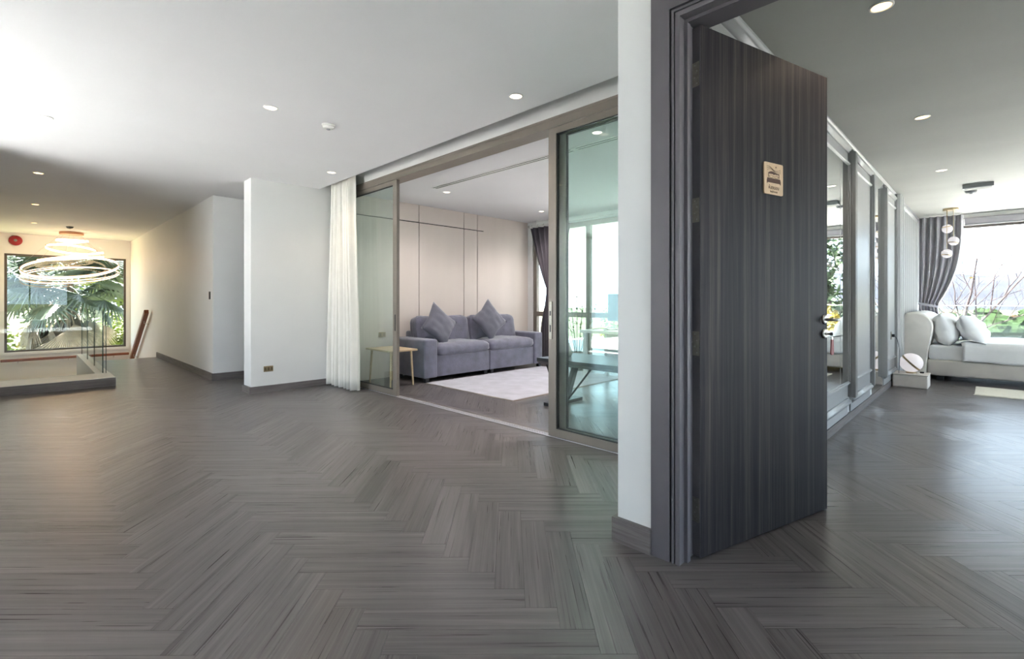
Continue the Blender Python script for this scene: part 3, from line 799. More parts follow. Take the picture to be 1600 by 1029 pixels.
for i, (x0, x1, zt) in enumerate(((4.17, 5.22, .93), (5.24, 6.31, .925))):
    mbk = soft(0, 0, 0, x1-x0, .24, .50, 14, .28, .007, 31+i)
    M = Matrix.Translation(((x0+x1)/2, 6.26, zt-.25)) @ Matrix.Rotation(math.radians(-11), 4, 'X')
    mbk.v = [tuple(M @ Vector(v)) for v in mbk.v]
    mbk.build('back_cushion', 'velvet', sofa, True)
for x, y in ((4.02, SY0+.02), (6.44, SY0+.02), (4.02, SY1-.1), (6.44, SY1-.1), (5.16, SY0+.04), (5.30, SY0+.04)):
    MB().box(x, x+.06, y, y+.06, 0, .065).build('leg', 'black_metal', sofa)
def pillow_mesh(a, b, th, seed=0, pinch=.12, n=18):
    rnd = random.Random(seed); ph = [rnd.uniform(0, 6.28) for _ in range(6)]
    mb = MB()
    for side in (1, -1):
        def fn(u, v):
            x, y = 2*u-1, 2*v-1
            prof = max(0, (1-abs(x)**2.4))**.55 * max(0, (1-abs(y)**2.4))**.55
            k = 1 - pinch*((1-abs(x))*abs(y)**3 + (1-abs(y))*abs(x)**3)*1.2
            wr = .02*math.sin(5*x+ph[0]+4*y)*math.sin(6*y+ph[1]) + .012*math.sin(13*x+ph[2])*math.sin(3*y+ph[3])
            return (a*x*k, b*y*k, side*(th*prof*(1+wr*6)) )
        mb.grid(fn, n, n)
    bm = bmesh.new(); me = bpy.data.meshes.new('tmp'); me.from_pydata(mb.v, [], mb.f); bm.from_mesh(me)
    bmesh.ops.remove_doubles(bm, verts=bm.verts[:], dist=1e-5); out = MB().bm(bm); bpy.data.meshes.remove(me)
    return out
def place(mb, M):
    mb.v = [tuple(M @ Vector(v)) for v in mb.v]; return mb
def throw(name, label, c, rotz, lean, roll, seed):
    M = Matrix.Translation(c) @ Matrix.Rotation(rotz, 4, 'Z') @ Matrix.Rotation(PI/2+lean, 4, 'X') @ Matrix.Rotation(roll, 4, 'Z')
    o = place(pillow_mesh(.265, .265, .085, seed), M).build(name, 'cushion', None, True)
    tag(o, label, 'cushion', 'throw cushions on the sofa')
throw('throw_cushion', 'grey throw cushion on its corner at the left end of the sofa', (4.445, 5.96, .80), math.radians(6), math.radians(-16), PI/4+.08, 3)
throw('throw_cushion', 'grey throw cushion on its corner on the right half of the sofa', (5.485, 5.97, .845), math.radians(-4), math.radians(-14), PI/4-.1, 5)

rg = thing('area_rug', (5.2, 4.8, 0), 'pale lavender mottled rug in front of the sofa', 'rug')
MB().rbox(4.0, 6.45, 3.95, 5.66, .001, .014, .003, 1).build('pile', 'rug', rg)
e = MB(); e.box(3.99, 4.0, 3.94, 5.67, .001, .010); e.box(4.0, 6.45, 3.94, 3.95, .001, .010); e.box(4.0, 6.45, 5.66, 5.67, .001, .010); e.box(6.45, 6.46, 3.94, 5.67, .001, .010)
e.build('binding', 'rug_edge', rg)

ct = thing('low_table', (4.35, 2.75, 0), 'black low table with slanted legs behind the right glass leaf', 'table')
MB().prism([(4.02, .50), (4.06, .465), (4.66, .465), (4.70, .50), (4.70, .535), (4.02, .535)], 'y', 1.75, 3.60).build('table_top', 'black_metal', ct)
for y in (3.48, 1.95):
    MB().box(4.08, 4.64, y-.05, y+.07, .0, .035).build('foot', 'black_metal', ct)
    for s in (-1, 1):
        MB().prism([(4.36+s*.05-.03, .035), (4.36+s*.05+.03, .035), (4.36+s*.25+.03, .465), (4.36+s*.25-.03, .465)], 'y', y-.02, y+.04).build('leg', 'black_metal', ct)
for s in (-1, 1):
    MB().tube([(4.36, 2.72+s*.72, .03), (4.36, 2.72+s*.35, .465)], .011, 8).build('brace', 'black_metal', ct)
vs = thing('vase', (4.38, 3.44, .535), 'small brown vase standing on the black low table', 'vase')
MB().lathe([(.03, 0), (.042, .02), (.045, .06), (.028, .11), (.018, .13), (.022, .15), (.018, .15), (.014, .13)], (4.38, 3.44, .535), 20).build('body', 'pot', vs, True)

dk = thing('desk', (6.0, 3.2, 0), 'white desk carrying a monitor by the sitting room window', 'desk')
RB(5.70, 6.36, 1.9, 4.27, .705, .745, .005).build('desk_top', 'white_desk', dk)
for x in (5.75, 6.30):
    for y in (1.95, 4.2): MB().box(x-.025, x+.025, y-.025, y+.025, .0145 if y > 4 else 0, .705).build('leg', 'white_desk', dk)
MB().box(6.29, 6.31, 1.98, 4.18, .32, .705).build('modesty_panel', 'white_desk', dk)
mo = thing('monitor', (6.1, 3.75, .745), 'computer monitor standing on the white desk', 'monitor')
RB(6.10, 6.125, 3.45, 4.05, .87, 1.27, .006).build('screen', 'screen_back', mo)
RB(6.125, 6.15, 3.55, 3.95, .93, 1.20, .01).build('back_shell', 'grey_plastic', mo)
MB().prism([(3.70, .755), (3.80, .755), (3.775, .96), (3.725, .96)], 'x', 6.135, 6.155).build('stand', 'grey_plastic', mo)
RB(6.03, 6.22, 3.62, 3.88, .745, .757, .004).build('foot', 'grey_plastic', mo)
pts = []
for i in range(40):
    t = i/39; pts.append((5.86+.10*math.sin(9*t), 4.15-.62*t+.05*math.sin(15*t), .751+.012*abs(math.sin(7*t))))
tag(MB().tube(pts, .005, 6).build('cable', 'black_metal'), 'loose black cable lying on the white desk', 'cable')

pp = thing('potted_plant', (6.62, 5.0, 0), 'slender leafy plant in a pot between sofa and desk by the window', 'plant')
MB().lathe([(.10, 0), (.13, .02), (.15, .28), (.155, .30), (.14, .30), (.13, .25)], (6.62, 5.0, 0), 24).build('pot', 'pot', pp, True)
MB().lathe([(.128, .255), (.02, .265)], (6.62, 5.0, 0), 20).build('soil', 'soil', pp)
rp = random.Random(4)
for i in range(7):
    a = i*2*PI/7; tip = (6.62+.30*math.cos(a)*rp.uniform(.3, 1), 5.0+.36*math.sin(a)*rp.uniform(.3, 1), rp.uniform(.95, 1.28))
    p0 = Vector((6.62+.04*math.cos(a), 5.0+.04*math.sin(a), .26)); p1 = Vector(tip)
    st_ = [p0.lerp(p1, k/6)+Vector((0, 0, .05*math.sin(PI*k/6))) for k in range(7)]
    so = MB().tube(st_, [.005-.0005*k for k in range(7)], 6).build('stem', 'leaf_green', pp)
    lf = MB()
    for k in range(16):
        c = p0.lerp(p1, .35+.65*k/15); d = Vector((rp.uniform(-1, 1), rp.uniform(-1, 1), rp.uniform(-.1, .9))).normalized(); L = rp.uniform(.05, .09)
        w = d.cross(Vector((0, 0, 1))).normalized()*L*.2
        lf.add([c, c+d*L*.5+w, c+d*L, c+d*L*.5-w], [(0, 1, 2, 3)])
    lf.build('leaves', 'leaf_lime', so)['kind'] = 'stuff'
sd = thing('side_table', (3.64, 6.0, 0), 'small oak side table beside the left sofa arm behind glass', 'table')
RB(3.42, 3.86, 5.68, 6.33, .475, .50, .006).build('table_top', 'oak', sd)
for x in (3.46, 3.82):
    for y in (5.73, 6.28): MB().tube([(x, y, 0), (x+(3.64-x)*.12, y+(6.0-y)*.08, .475)], [.012, .017], 10).build('leg', 'oak', sd)

# dark curtain knotted in the middle, on a rod
rd = thing('curtain_rod', (6.9, 4.0, 2.52), 'pale curtain rod with rings above the sitting room window', 'curtain rod')
MB().tube([(6.90, 1.4, 2.60), (6.90, 6.36, 2.60)], .014, 12).build('rod', 'white_plastic', rd)
MB().lathe([(.01, 0), (.024, .01), (.026, .03), (.01, .045)], (6.90, 6.36, 2.60), 14, 'y').build('finial', 'steel', rd)
for y in (6.18, 4.2, 1.8): MB().tube([(6.90, y, 2.60), (6.90, y, 2.70)], .008, 8).build('bracket', 'white_plastic', rd)
for i in range(7):
    y = 6.30-.15*i
    MB().tube([(6.90+.024*math.cos(a), y, 2.595+.024*math.sin(a)) for a in [k*PI/7 for k in range(15)]], .004, 6).build('ring', 'steel', rd)
def plum(a, z):
    knot = 1.40
    if z > knot:
        t = (2.56-z)/(2.56-knot); w = .98*(1-t)**.85 + .16*t
    else:
        t = (knot-z)/knot; w = .16+.30*sstep(0, .6, t)
    y = 5.83 + w*(.5-a) 
    x = 6.88 + (.03+.02*min(1, w))*math.sin(a*2*PI*7) 
    return (x, y, z)
curtain('curtain', 'plum_curtain', 'dark plum-grey curtain tied in at the middle before the sitting room window', plum, lambda t: .03 + t*2.53, 80)

# slot diffuser in the sitting room ceiling
vd = thing('slot_diffuser', (3.95, 3.5, CZ-.006), 'long linear air slot diffuser in the sitting room ceiling', 'air vent')
MB().box(3.905, 3.995, 1.6, 5.42, CZ-.002, CZ).build('slot', 'gasket', vd)
for x0, x1 in ((3.90, 3.914), (3.940, 3.960), (3.986, 4.0)): MB().box(x0, x1, 1.6, 5.42, CZ-.006, CZ).build('bar', 'white_plastic', vd)
MB().box(3.90, 4.0, 5.42, 5.43, CZ-.006, CZ).build('end_cap', 'white_plastic', vd)
MB().box(3.90, 4.0, 2.99, 3.05, CZ-.007, CZ).build('joint_clip', 'white_plastic', vd)

# ================================================================== BEDROOM
def molding_bar(mb, x0, x1, z0, z1, y0=1.0, dep=.03):
    """horizontal stepped moulding along the mirror wall"""
    h = z1-z0
    poly = [(y0, z0), (y0-dep*.35, z0), (y0-dep*.45, z0+h*.18), (y0-dep*.9, z0+h*.34), (y0-dep, z0+h*.5), (y0-dep*.9, z0+h*.66), (y0-dep*.45, z0+h*.8), (y0-dep*.4, z1), (y0, z1)]
    return mb.prism(poly, 'x', x0, x1)
def wall_panel(x0, x1, label, mirror):
    t = thing('wall_mirror' if mirror else 'wall_panel', ((x0+x1)/2, .99, .08), label, 'mirror' if mirror else 'panel')
    MB().box(x0, x1, .985, .999, .082, 2.66).build('backing', 'lacquer', t)
    molding_bar(MB(), x0, x1, .165, .235, .985, .034).build('base_moulding', 'lacquer', t, True)
    molding_bar(MB(), x0, x1, 2.585, 2.655, .985, .034).build('top_moulding', 'lacquer', t, True)
    fr = .05
    for za in (.36, 2.46): molding_bar(MB(), x0, x1, za, za+.04, .985, .022).build('inner_frame', 'lacquer', t)
    for xa in (x0, x1-fr):
        v = MB()
        for k, d in ((0, .012), (1, .024), (2, .018)):
            v.box(xa+fr*k/3, xa+fr*(k+1)/3, .985-d, .985, .40, 2.46)
        v.build('side_frame', 'lacquer', t)
    m2 = MB().box(x0+fr, x1-fr, .978, .985, .40, 2.46).build('mirror_glass' if mirror else 'field', 'mirror' if mirror else 'lacquer', t)
    if mirror:
        MB().box(x1-.36, x1-.352, .977, .978, .40, 2.46).build('bevel_line', 'lacquer', m2)
    return t
wall_panel(2.35, 4.02, 'framed mirror panel hidden behind the open door', True)
wall_panel(4.14, 5.58, 'framed mirror panel just right of the open door edge', True)
wall_panel(5.72, 6.78, 'plain framed wall panel between the two mirrors', False)
t = thing('wall_mirror', (7.3, .99, .08), 'narrow frameless mirror from baseboard to ceiling in the bedroom', 'mirror')
MB().box(6.90, 7.68, .988, 1.0, .085, 2.70).build('mirror_glass', 'mirror', t)
wall_panel(7.78, 8.72, 'plain framed wall panel with a socket beside the nightstand', False)
fp = thing('fluted_panel', (10.3, .99, .08), 'pale fluted wall panel behind the bed beside the curtain', 'panel')
MB().box(9.28, 11.55, .985, .999, .082, 2.66).build('backing', 'lacquer', fp)
for i in range(17):
    x = 9.34+.129*i
    MB().prism([(x, .985), (x+.02, .965), (x+.075, .965), (x+.095, .985)], 'z', .085, 2.58).build('flute', 'lacquer', fp)
molding_bar(MB(), 9.28, 11.55, 2.585, 2.655, .985, .034).build('top_moulding', 'lacquer', fp, True)
def pilaster(x, w, dep, z0, z1, label):
    t = thing('pilaster', (x+w/2, .99, z0), label, 'pilaster', 'moulded pilasters of the mirror wall')
    MB().box(x, x+w, 1.0-dep*.6, .999, z0, z1).build('core', 'lacquer', t)
    for k in range(3):
        a = x + w*(k+.12)/3
        MB().prism([(a, 1.0-dep*.6), (a+w*.04, 1.0-dep), (a+w*.22, 1.0-dep), (a+w*.26, 1.0-dep*.6)], 'z', z0, z1).build('reed', 'lacquer', t)
pilaster(4.04, .08, .06, .2, 2.6, 'pilaster hidden behind the open door')
pilaster(5.60, .10, .075, .24, 2.60, 'wide pilaster right of the first mirror')
pilaster(6.80, .08, .05, .2, 2.60, 'pilaster left of the frameless mirror')
pilaster(7.69, .08, .06, .2, 2.60, 'pilaster right of the frameless mirror')
pilaster(8.75, .50, .075, .082, 2.69, 'broad dark pilaster reaching the ceiling beside the headboard')
struct('trim_6', MB().prism([(1.0, CZ), (.972, CZ), (.975, CZ-.012), (.985, CZ-.02), (.988, CZ-.035), (1.0, CZ-.04)], 'x', 2.2, 11.85), 'lacquer', 'slim cornice along the mirror wall', 'cornice')
outlet('wall_socket', (8.327, .978, .64), 'small dark socket plate above the nightstand', 'y', .075, .11, 'hinge_steel', 'socket', 1)
pg = thing('power_cord', (8.36, .95, .18), 'black plug and cord running down to the bedside lamp', 'cord')
MB().rbox(8.305, 8.349, .935, .968, .675, .715, .008).build('plug', 'black_metal', pg)
cp = []
for i in range(24):
    t = i/23
    cp.append((8.34+.09*math.sin(PI*t*.9)+.02*t, .94-.02*math.sin(PI*t)-.04*t, .69-.505*t**1.3+.02*math.sin(PI*t)))
MB().tube(cp, .004, 6).build('cord', 'black_metal', pg)

ns = thing('nightstand', (8.59, .79, 0), 'low beige upholstered box nightstand by the bed', 'nightstand')
RB(8.375, 8.745, .60, .97, 0, .165, .012, 3).build('body', 'upholstery', ns)
RB(8.37, 8.748, .595, .972, .165, .182, .006, 2).build('lid', 'upholstery', ns)
lampo = thing('globe_lamp', (8.55, .785, .182), 'glowing white globe lamp with a slanted brass band on the nightstand', 'lamp')
LC = Vector((8.55, .785, .322)); LR = .128
MB().lathe([(.06, 0), (.06, .012), (.045, .018)], (8.55, .785, .182), 24).build('base', 'brass', lampo)
def sphere_parts(c, r, tilt_axis, tilt, parent, band, shift=.0, emat='globe', h0=0):
    M = Matrix.Rotation(tilt, 3, tilt_axis)
    g = band/2
    for s in (-1, 1):
        prof = []; a0 = math.asin((h0+s*g)/r)
        for i in range(13):
            a = a0 + (s*PI/2-a0)*i/12
            prof.append((max(.0008, r*math.cos(a)), r*math.sin(a)))
        mb = MB().lathe(prof, (0, 0, 0), 32)
        mb.v = [tuple(c + M @ (Vector(v) + Vector((shift*s, 0, 0)))) for v in mb.v]
        smooth_angle(mb.build('diffuser', emat, parent), 50)
    rb = math.sqrt(r*r-h0*h0); mb = MB().lathe([(rb*.98, h0-g), (rb*1.03, h0-g), (rb*1.03, h0+g), (rb*.98, h0+g), (rb*.98, h0-g)], (0, 0, 0), 40, caps=False)
    mb.v = [tuple(c + M @ Vector(v)) for v in mb.v]
    mb.build('brass_band', 'brass', parent)
RIGHT = Vector((.704, -.71, 0)); FWD = Vector((.71, .704, 0))
MATS['globe'].node_tree.nodes['Principled BSDF'].inputs['Base Color'].default_value = (.30, .29, .295, 1)
sphere_parts(LC, LR, Vector((8.55, .785, -.84)).normalized(), math.radians(46), lampo, .024)
MB().rbox(8.60, 8.65, .655, .70, .182, .20, .006).build('switch', 'black_metal', lampo)

# bed
bed = thing('bed', (10.35, -.3, 0), 'white upholstered double bed with a rolled headboard by the window', 'bed')
BX0, BX1 = 9.40, 11.25
hp = [(.965, .04), (.965, .80), (.962, .90), (.945, .955), (.915, .985), (.86, 1.0), (.79, .995), (.72, .97), (.665, .925), (.63, .86), (.618, .78), (.63, .66), (.655, .52), (.675, .38), (.685, .20), (.685, .04)]
hb_ = MB()
nseg = 12
for (xa, sc) in [(BX0, .94), (BX0+.012, .985), (BX0+.03, 1.0), (BX1-.03, 1.0), (BX1-.012, .985), (BX1, .94)]:
    cy, cz_ = .83, .5
    hb_.v += [(xa, cy+(p[0]-cy)*sc, cz_+(p[1]-cz_)*sc if p[1] > .1 else p[1]) for p in hp]
n_ = len(hp)
for i in range(5):
    for k in range(n_): hb_.f.append((i*n_+k, i*n_+(k+1) % n_, (i+1)*n_+(k+1) % n_, (i+1)*n_+k))
hb_.f.append(tuple(range(n_))); hb_.f.append(tuple(5*n_+k for k in range(n_)))
smooth_angle(hb_.build('headboard', 'head_leather', bed), 50)
RB(BX0, BX1, -1.45, .68, .075, .305, .03, 3).build('frame', 'upholstery', bed, True)
for x in (BX0+.1, BX1-.2):
    for y in (-1.3, .5): MB().box(x, x+.08, y, y+.08, 0, .08).build('leg', 'black_metal', bed)
RB(BX0+.03, BX1-.03, -1.40, .67, .295, .515, .045, 4).build('mattress', 'linen', bed, True)
def duvet(u, v):
    # u across the bed (X), v along (Y from .30 to -1.46)
    y = .30 - 1.74*v
    s = u*2.35 - .25           # arc length, drapes over both sides
    wid = BX1-BX0
    if s < 0: x, z = BX0-.012+.010*math.sin(14*v), .53+s*.9
    elif s > wid: x, z = BX1+.012, .53-(s-wid)*.9
    else: x, z = BX0-.012+s*(wid+.024)/wid, .545+.012*math.sin(9*s+4*v)*math.sin(7*v)+.02*math.sin(PI*s/wid)
    if v < .06: z += .018*math.sin(PI*v/.06)
    return (x, y, z+.006*math.sin(22*v+5*s))
dv = MB().grid(duvet, 60, 44).build('duvet', 'linen', bed, True)
md = dv.modifiers.new('thickness', 'SOLIDIFY'); md.thickness = .022; md.offset = 1
fold = MB().grid(lambda u, v: (BX0-.015+u*(BX1-BX0+.03), .36-.30*v+.01*math.sin(9*u), .555+.035*math.sin(PI*v)+.008*math.sin(23*u+3*v)), 50, 10).build('folded_sheet', 'linen', bed, True)
md = fold.modifiers.new('thickness', 'SOLIDIFY'); md.thickness = .015; md.offset = 1
def bed_pillow(label, c, lean, seed):
    M = Matrix.Translation(c) @ Matrix.Rotation(PI/2-lean, 4, 'X')
    # local x -> world X (wide), local y -> up (leaning), local z -> thickness
    o = place(pillow_mesh(.37, .255, .15, seed, .10, 20), M).build('pillow', 'linen', None, True)
    tag(o, label, 'pillow', 'white bed pillows')
bed_pillow('white pillow leaning directly against the headboard', (9.86, .505, .735), math.radians(12), 11)
bed_pillow('white pillow resting in front of the other pillow on the bed', (9.90, .205, .725), math.radians(30), 12)
bed_pillow('white pillow on the window side against the headboard', (10.70, .505, .735), math.radians(12), 13)
mt = thing('bedside_mat', (8.7, -.7, 0), 'cream bedside mat on the floor in front of the bed', 'rug')
MB().rbox(8.30, 9.05, -1.6, .155, .001, .014, .004, 1).build('pile', 'cream_rug', mt)
MB().box(8.29, 8.30, -1.61, .165, .001, .009).build('binding', 'cream_rug', mt)

# pendant cluster
pd = thing('pendant_lamp', (10.9, .49, CZ), 'brass pendant lamp with three white globes before the grey curtain', 'lamp')
MB().lathe([(.10, 0), (.10, -.03), (.095, -.034)], (10.9, .49, CZ), 28).build('ceiling_plate', 'brass', pd)
for (y, z, tl) in ((.533, 2.375, -14), (.454, 2.165, 12), (.533, 1.955, 14)):
    MB().tube([(10.9 + (0 if z > 2 else -.09), y, CZ-.03), (10.9+(0 if z > 2 else -.09), y, z+.08)], .004, 6).build('rod', 'brass', pd)
    sphere_parts(Vector((10.9+(0 if z > 2 else -.09), y, z)), .072, FWD, math.radians(tl), pd, .014, .0, 'globe', .038 if z > 2.3 else -.034)
# grey ceiling unit
gu = thing('ceiling_unit', (8.89, .13, CZ-.06), 'flat grey rectangular unit mounted on the bedroom ceiling', 'ceiling unit')
RB(8.80, 8.98, -.02, .28, CZ-.055, CZ, .006).build('housing', 'grey_plastic', gu)
MB().box(8.82, 8.96, .0, .26, CZ-.058, CZ-.055).build('grille', 'black_metal', gu)
# blind and curtain
bl = thing('roller_blind', (11.82, -2.0, 2.5), 'dark grey rolled-up blind above the bedroom window', 'blind')
MB().tube([(11.80, -4.35, 2.60), (11.80, .36, 2.60)], .045, 16).build('roll', 'grey_curtain', bl)
MB().box(11.755, 11.765, -4.35, .34, 2.515, 2.60).build('blind_cloth', 'grey_curtain', bl)
RB(11.74, 11.77, -4.35, .34, 2.50, 2.525, .004).build('bottom_bar', 'grey_plastic', bl)
MB().tube([(11.76, .352, 2.62), (11.75, .352, 2.55), (11.76, .35, 2.5)], .008, 6).build('chain', 'white_plastic', bl)
def greyc(a, z):
    tie = 1.09
    if z > tie:
        t = (2.69-z)/(2.69-tie); right = .355 + (.70-.355)*t**2.8
    else:
        t = (tie-z)/tie; right = .695 - .12*sstep(0, .7, t)
    left = .955
    y = left + (right-left)*a
    pin = math.exp(-((z-tie)/.10)**2)
    x = 11.66 + (.042-.02*pin)*math.sin(a*2*PI*6 + 1.1*math.sin(3*a)) + .010*math.sin(a*2*PI*13+z)
    return (x, y, z)
gc = curtain('curtain', 'grey_curtain', 'grey curtain tied back at the left of the bedroom window', greyc, lambda t: .03+t*2.66, 110)
tb = [(11.66+.075*math.cos(a), .825+.145*math.sin(a), 1.09-.03*math.sin(a)*-1) for a in [i*2*PI/32 for i in range(33)]]
tbm = MB()
for i in range(32):
    p, q = tb[i], tb[i+1]
    tbm.add([(p[0], p[1], p[2]-.02), (q[0], q[1], q[2]-.02), (q[0], q[1], q[2]+.02), (p[0], p[1], p[2]+.02)], [(0, 1, 2, 3)])
tag(tbm.build('tieback', 'grey_curtain'), 'fabric tieback around the grey bedroom curtain', 'tieback')

# ================================================================== OUTSIDE
bal = thing('balcony', (12.8, -2, -.3), 'balcony with a glass balustrade outside the bedroom window', 'balcony', kind='structure')
MB().box(12.0, 14.6, -5.2, 1.35, -.3, -.06).build('slab', 'terrace', bal)
for y0 in (-5.1, -3.8, -2.5, -1.2, .1):
    MB().box(14.5, 14.512, y0, y0+1.27, -.06, 1.06).build('glass_pane', 'glass', bal)
MB().tube([(14.506, -5.15, 1.065), (14.506, 1.35, 1.065)], .004, 8).build('top_rail', 'steel', bal)

def gh(x, y):
    if x < 16: return -3.2
    return -3.2 - 16*sstep(16, 160, x)
g = MB()
xs_ = [-60, -20, -5, 16, 25, 40, 60, 90, 130, 180, 260, 380, 560, 800, 1150, 1700]
ys_ = [-900, -500, -250, -120, -60, -30, -10, 10, 30, 60, 120, 250, 500, 900]
for y in ys_:
    for x in xs_: g.v.append((x, y, gh(x, y)))
nx_ = len(xs_)
for j in range(len(ys_)-1):
    for i in range(nx_-1): g.f.append((j*nx_+i, j*nx_+i+1, (j+1)*nx_+i+1, (j+1)*nx_+i))
struct('ground', g, 'valley', 'green-brown ground and valley outside the house', 'ground')
hm = MB()
def hill(u, v):
    y = -700+1700*u; x = 1500+900*v
    r = 128 + 14*math.sin(u*9+1.3) + 8*math.sin(u*23+.4) + 4*math.sin(u*57)
    return (x, y, -19 + r*math.sin(PI*min(1, v*1.0)*.5)**1.2 + 5*math.sin(u*40+9*v)*v)
hm.grid(hill, 90, 14)
struct('hills', hm, 'hill', 'pale hazy hills beyond the valley', 'hills')
lwn = struct('lawn', B(-14, 14, 16.6, 40, -3.3, -3.19), 'lawn', 'grass outside the stair window', 'lawn')

def leaf_cloud(rnd, blobs, n, size, mb=None):
    mb = mb or MB()
    for i in range(n):
        c, r = rnd.choice(blobs)
        d = Vector((rnd.gauss(0, 1), rnd.gauss(0, 1), rnd.gauss(0, 1))).normalized()*rnd.uniform(.55, 1)**.6
        p = Vector(c) + Vector((d.x*r[0], d.y*r[1], d.z*r[2]))
        a = Vector((rnd.gauss(0, 1), rnd.gauss(0, 1), rnd.gauss(0, .6))).normalized()
        w = a.cross(Vector((rnd.gauss(0, 1), rnd.gauss(0, 1), rnd.gauss(0, 1)))).normalized()
        L = size*rnd.uniform(.6, 1.3)
        mb.add([p-a*L*.5, p+w*L*.28, p+a*L*.5, p-w*L*.28], [(0, 1, 2, 3)])
    return mb
def leafy_tree(name, loc, label, cat, h, r, mat, n, size, seed, group=None, trunk=True):
    rnd = random.Random(seed); t = thing(name, loc, label, cat, group)
    x, y, z = loc
    blobs = []
    for i in range(9):
        a = rnd.uniform(0, 2*PI); q = rnd.uniform(0, .6)*r
        blobs.append(((x+q*math.cos(a), y+q*math.sin(a), z+h*rnd.uniform(.42, .86)), (r*rnd.uniform(.35, .6), r*rnd.uniform(.35, .6), h*rnd.uniform(.12, .22))))
    f = leaf_cloud(rnd, blobs, n, size).build('foliage', mat, t); f['kind'] = 'stuff'
    if trunk:
        tr = MB().tube([(x, y, z), (x+.1*r, y, z+h*.25), (x, y+.05*r, z+h*.5), (x, y, z+h*.75)], [h*.03, h*.025, h*.02, h*.008], 8).build('trunk', 'bark', t)
        for i in range(5):
            c = blobs[i][0]; MB().tube([(x, y, z+h*(.3+.08*i)), ((x+c[0])/2, (y+c[1])/2, z+h*(.4+.07*i)), c], [h*.012, h*.008, h*.003], 6).build('branch', 'bark', tr)
    return t

# the fan palm
pm = thing('fan_palm', (.9, 19.2, -3.2), 'big fan palm with hanging dry fronds outside the hall window', 'palm')
MB().tube([(.9, 19.2, -3.2), (.93, 19.2, -1.5), (.9, 19.2, .2), (.9, 19.2, 1.7)], [.22, .17, .16, .13], 12).build('trunk', 'bark', pm)
def fan_mesh(name, mat, R, n, spread, droop, seed):
    rnd = random.Random(seed); mb = MB()
    for i in range(n):
        a = -spread/2 + spread*(i+.5)/n; da = spread/n*.5
        L = R*(.78+.22*math.cos(a*.8))*rnd.uniform(.92, 1.05)
        def pt(ang, rr, lift=0):
            t = rr/R
            return (rr*math.cos(ang), rr*math.sin(ang), lift - droop*t**2.2*R*.6)
        m = R*.55
        mb.add([pt(a, 0), pt(a-da, m, .0), pt(a, m, .03*R), pt(a+da, m, 0), pt(a, L)], [(0, 1, 2), (0, 2, 3), (1, 4, 2), (2, 4, 3)])
    me_o = mb
    return me_o
def make_mesh(mb, name, mat):
    me = bpy.data.meshes.new(name); me.from_pydata(mb.v, [], mb.f); me.materials.append(MATS[mat]); me.update(); return me
def stalk(mb, L, R, droop=0):
    o = MB(); o.tube([(-L, 0, .0), (-L*.5, 0, .03), (0, 0, 0)], [.018, .013, .010], 6); mb.add(o.v, o.f); return mb
gm = [make_mesh(stalk(fan_mesh('f', 'p', .98, 26, math.radians(235), .35+.25*k, k), .95, 1), 'frond', 'palm_green') for k in range(3)]
dm = [make_mesh(stalk(fan_mesh('f', 'p', 1.0, 20, math.radians(100), .5, 20+k), .55, 1), 'dry_frond', 'palm_dry') for k in range(2)]
rnd = random.Random(12)
def put(me, name, base, azi, elev, roll, L):
    d = Vector((math.cos(azi)*math.cos(elev), math.sin(azi)*math.cos(elev), math.sin(elev)))
    up = Vector((0, 0, 1)); yv = up.cross(d); 
    if yv.length < 1e-3: yv = Vector((0, 1, 0))
    yv.normalize(); zv = d.cross(yv)
    M = Matrix((d, yv, zv)).transposed().to_4x4()
    M = Matrix.Translation(Vector(base) + d*L - Vector((.9, 19.2, -3.2))) @ M @ Matrix.Rotation(roll, 4, 'X')
    o = bpy.data.objects.new(name, me); C.objects.link(o); o.parent = pm; o.matrix_local = M
for i in range(30):
    az_ = i*2.399; el = math.radians(68 - 105*(i/29))
    put(gm[i % 3], 'frond', (.9, 19.2, 1.62), az_, el, rnd.uniform(-.5, .5), .98)
for i in range(64):
    az_ = i*2.399+1; el = math.radians(-52-34*rnd.random()); 
    put(dm[i % 2], 'dry_frond', (.9+.16*math.cos(az_), 19.2+.16*math.sin(az_), 1.45-1.0*rnd.random()), az_, el, rnd.uniform(-.6, .6), .62+.35*rnd.random())

leafy_tree('garden_tree', (-2.6, 25.5, -3.2), 'green garden tree left behind the fan palm', 'tree', 8.6, 3.0, 'leaf_green', 2600, .30, 1)
leafy_tree('garden_tree', (3.2, 26.5, -3.2), 'green garden tree right behind the fan palm', 'tree', 8.2, 2.7, 'leaf_lime', 2400, .30, 2)
leafy_tree('garden_tree', (.3, 34, -3.2), 'tall garden tree far behind the fan palm', 'tree', 10, 3.2, 'leaf_green', 2400, .32, 3)
leafy_tree('garden_shrub', (2.3, 21.5, -3.2), 'lime green shrub low right of the fan palm', 'shrub', 4.2, 1.3, 'leaf_lime', 1600, .20, 4, None, False)
leafy_tree('garden_shrub', (-1.1, 21.8, -3.2), 'lime green shrub low left of the fan palm', 'shrub', 4.0, 1.2, 'leaf_lime', 1600, .20, 5, None, False)
leafy_tree('garden_shrub', (.9, 23.0, -3.2), 'yellow-green shrub behind the palm trunk', 'shrub', 3.6, 1.5, 'leaf_yellow', 1400, .20, 6, None, False)
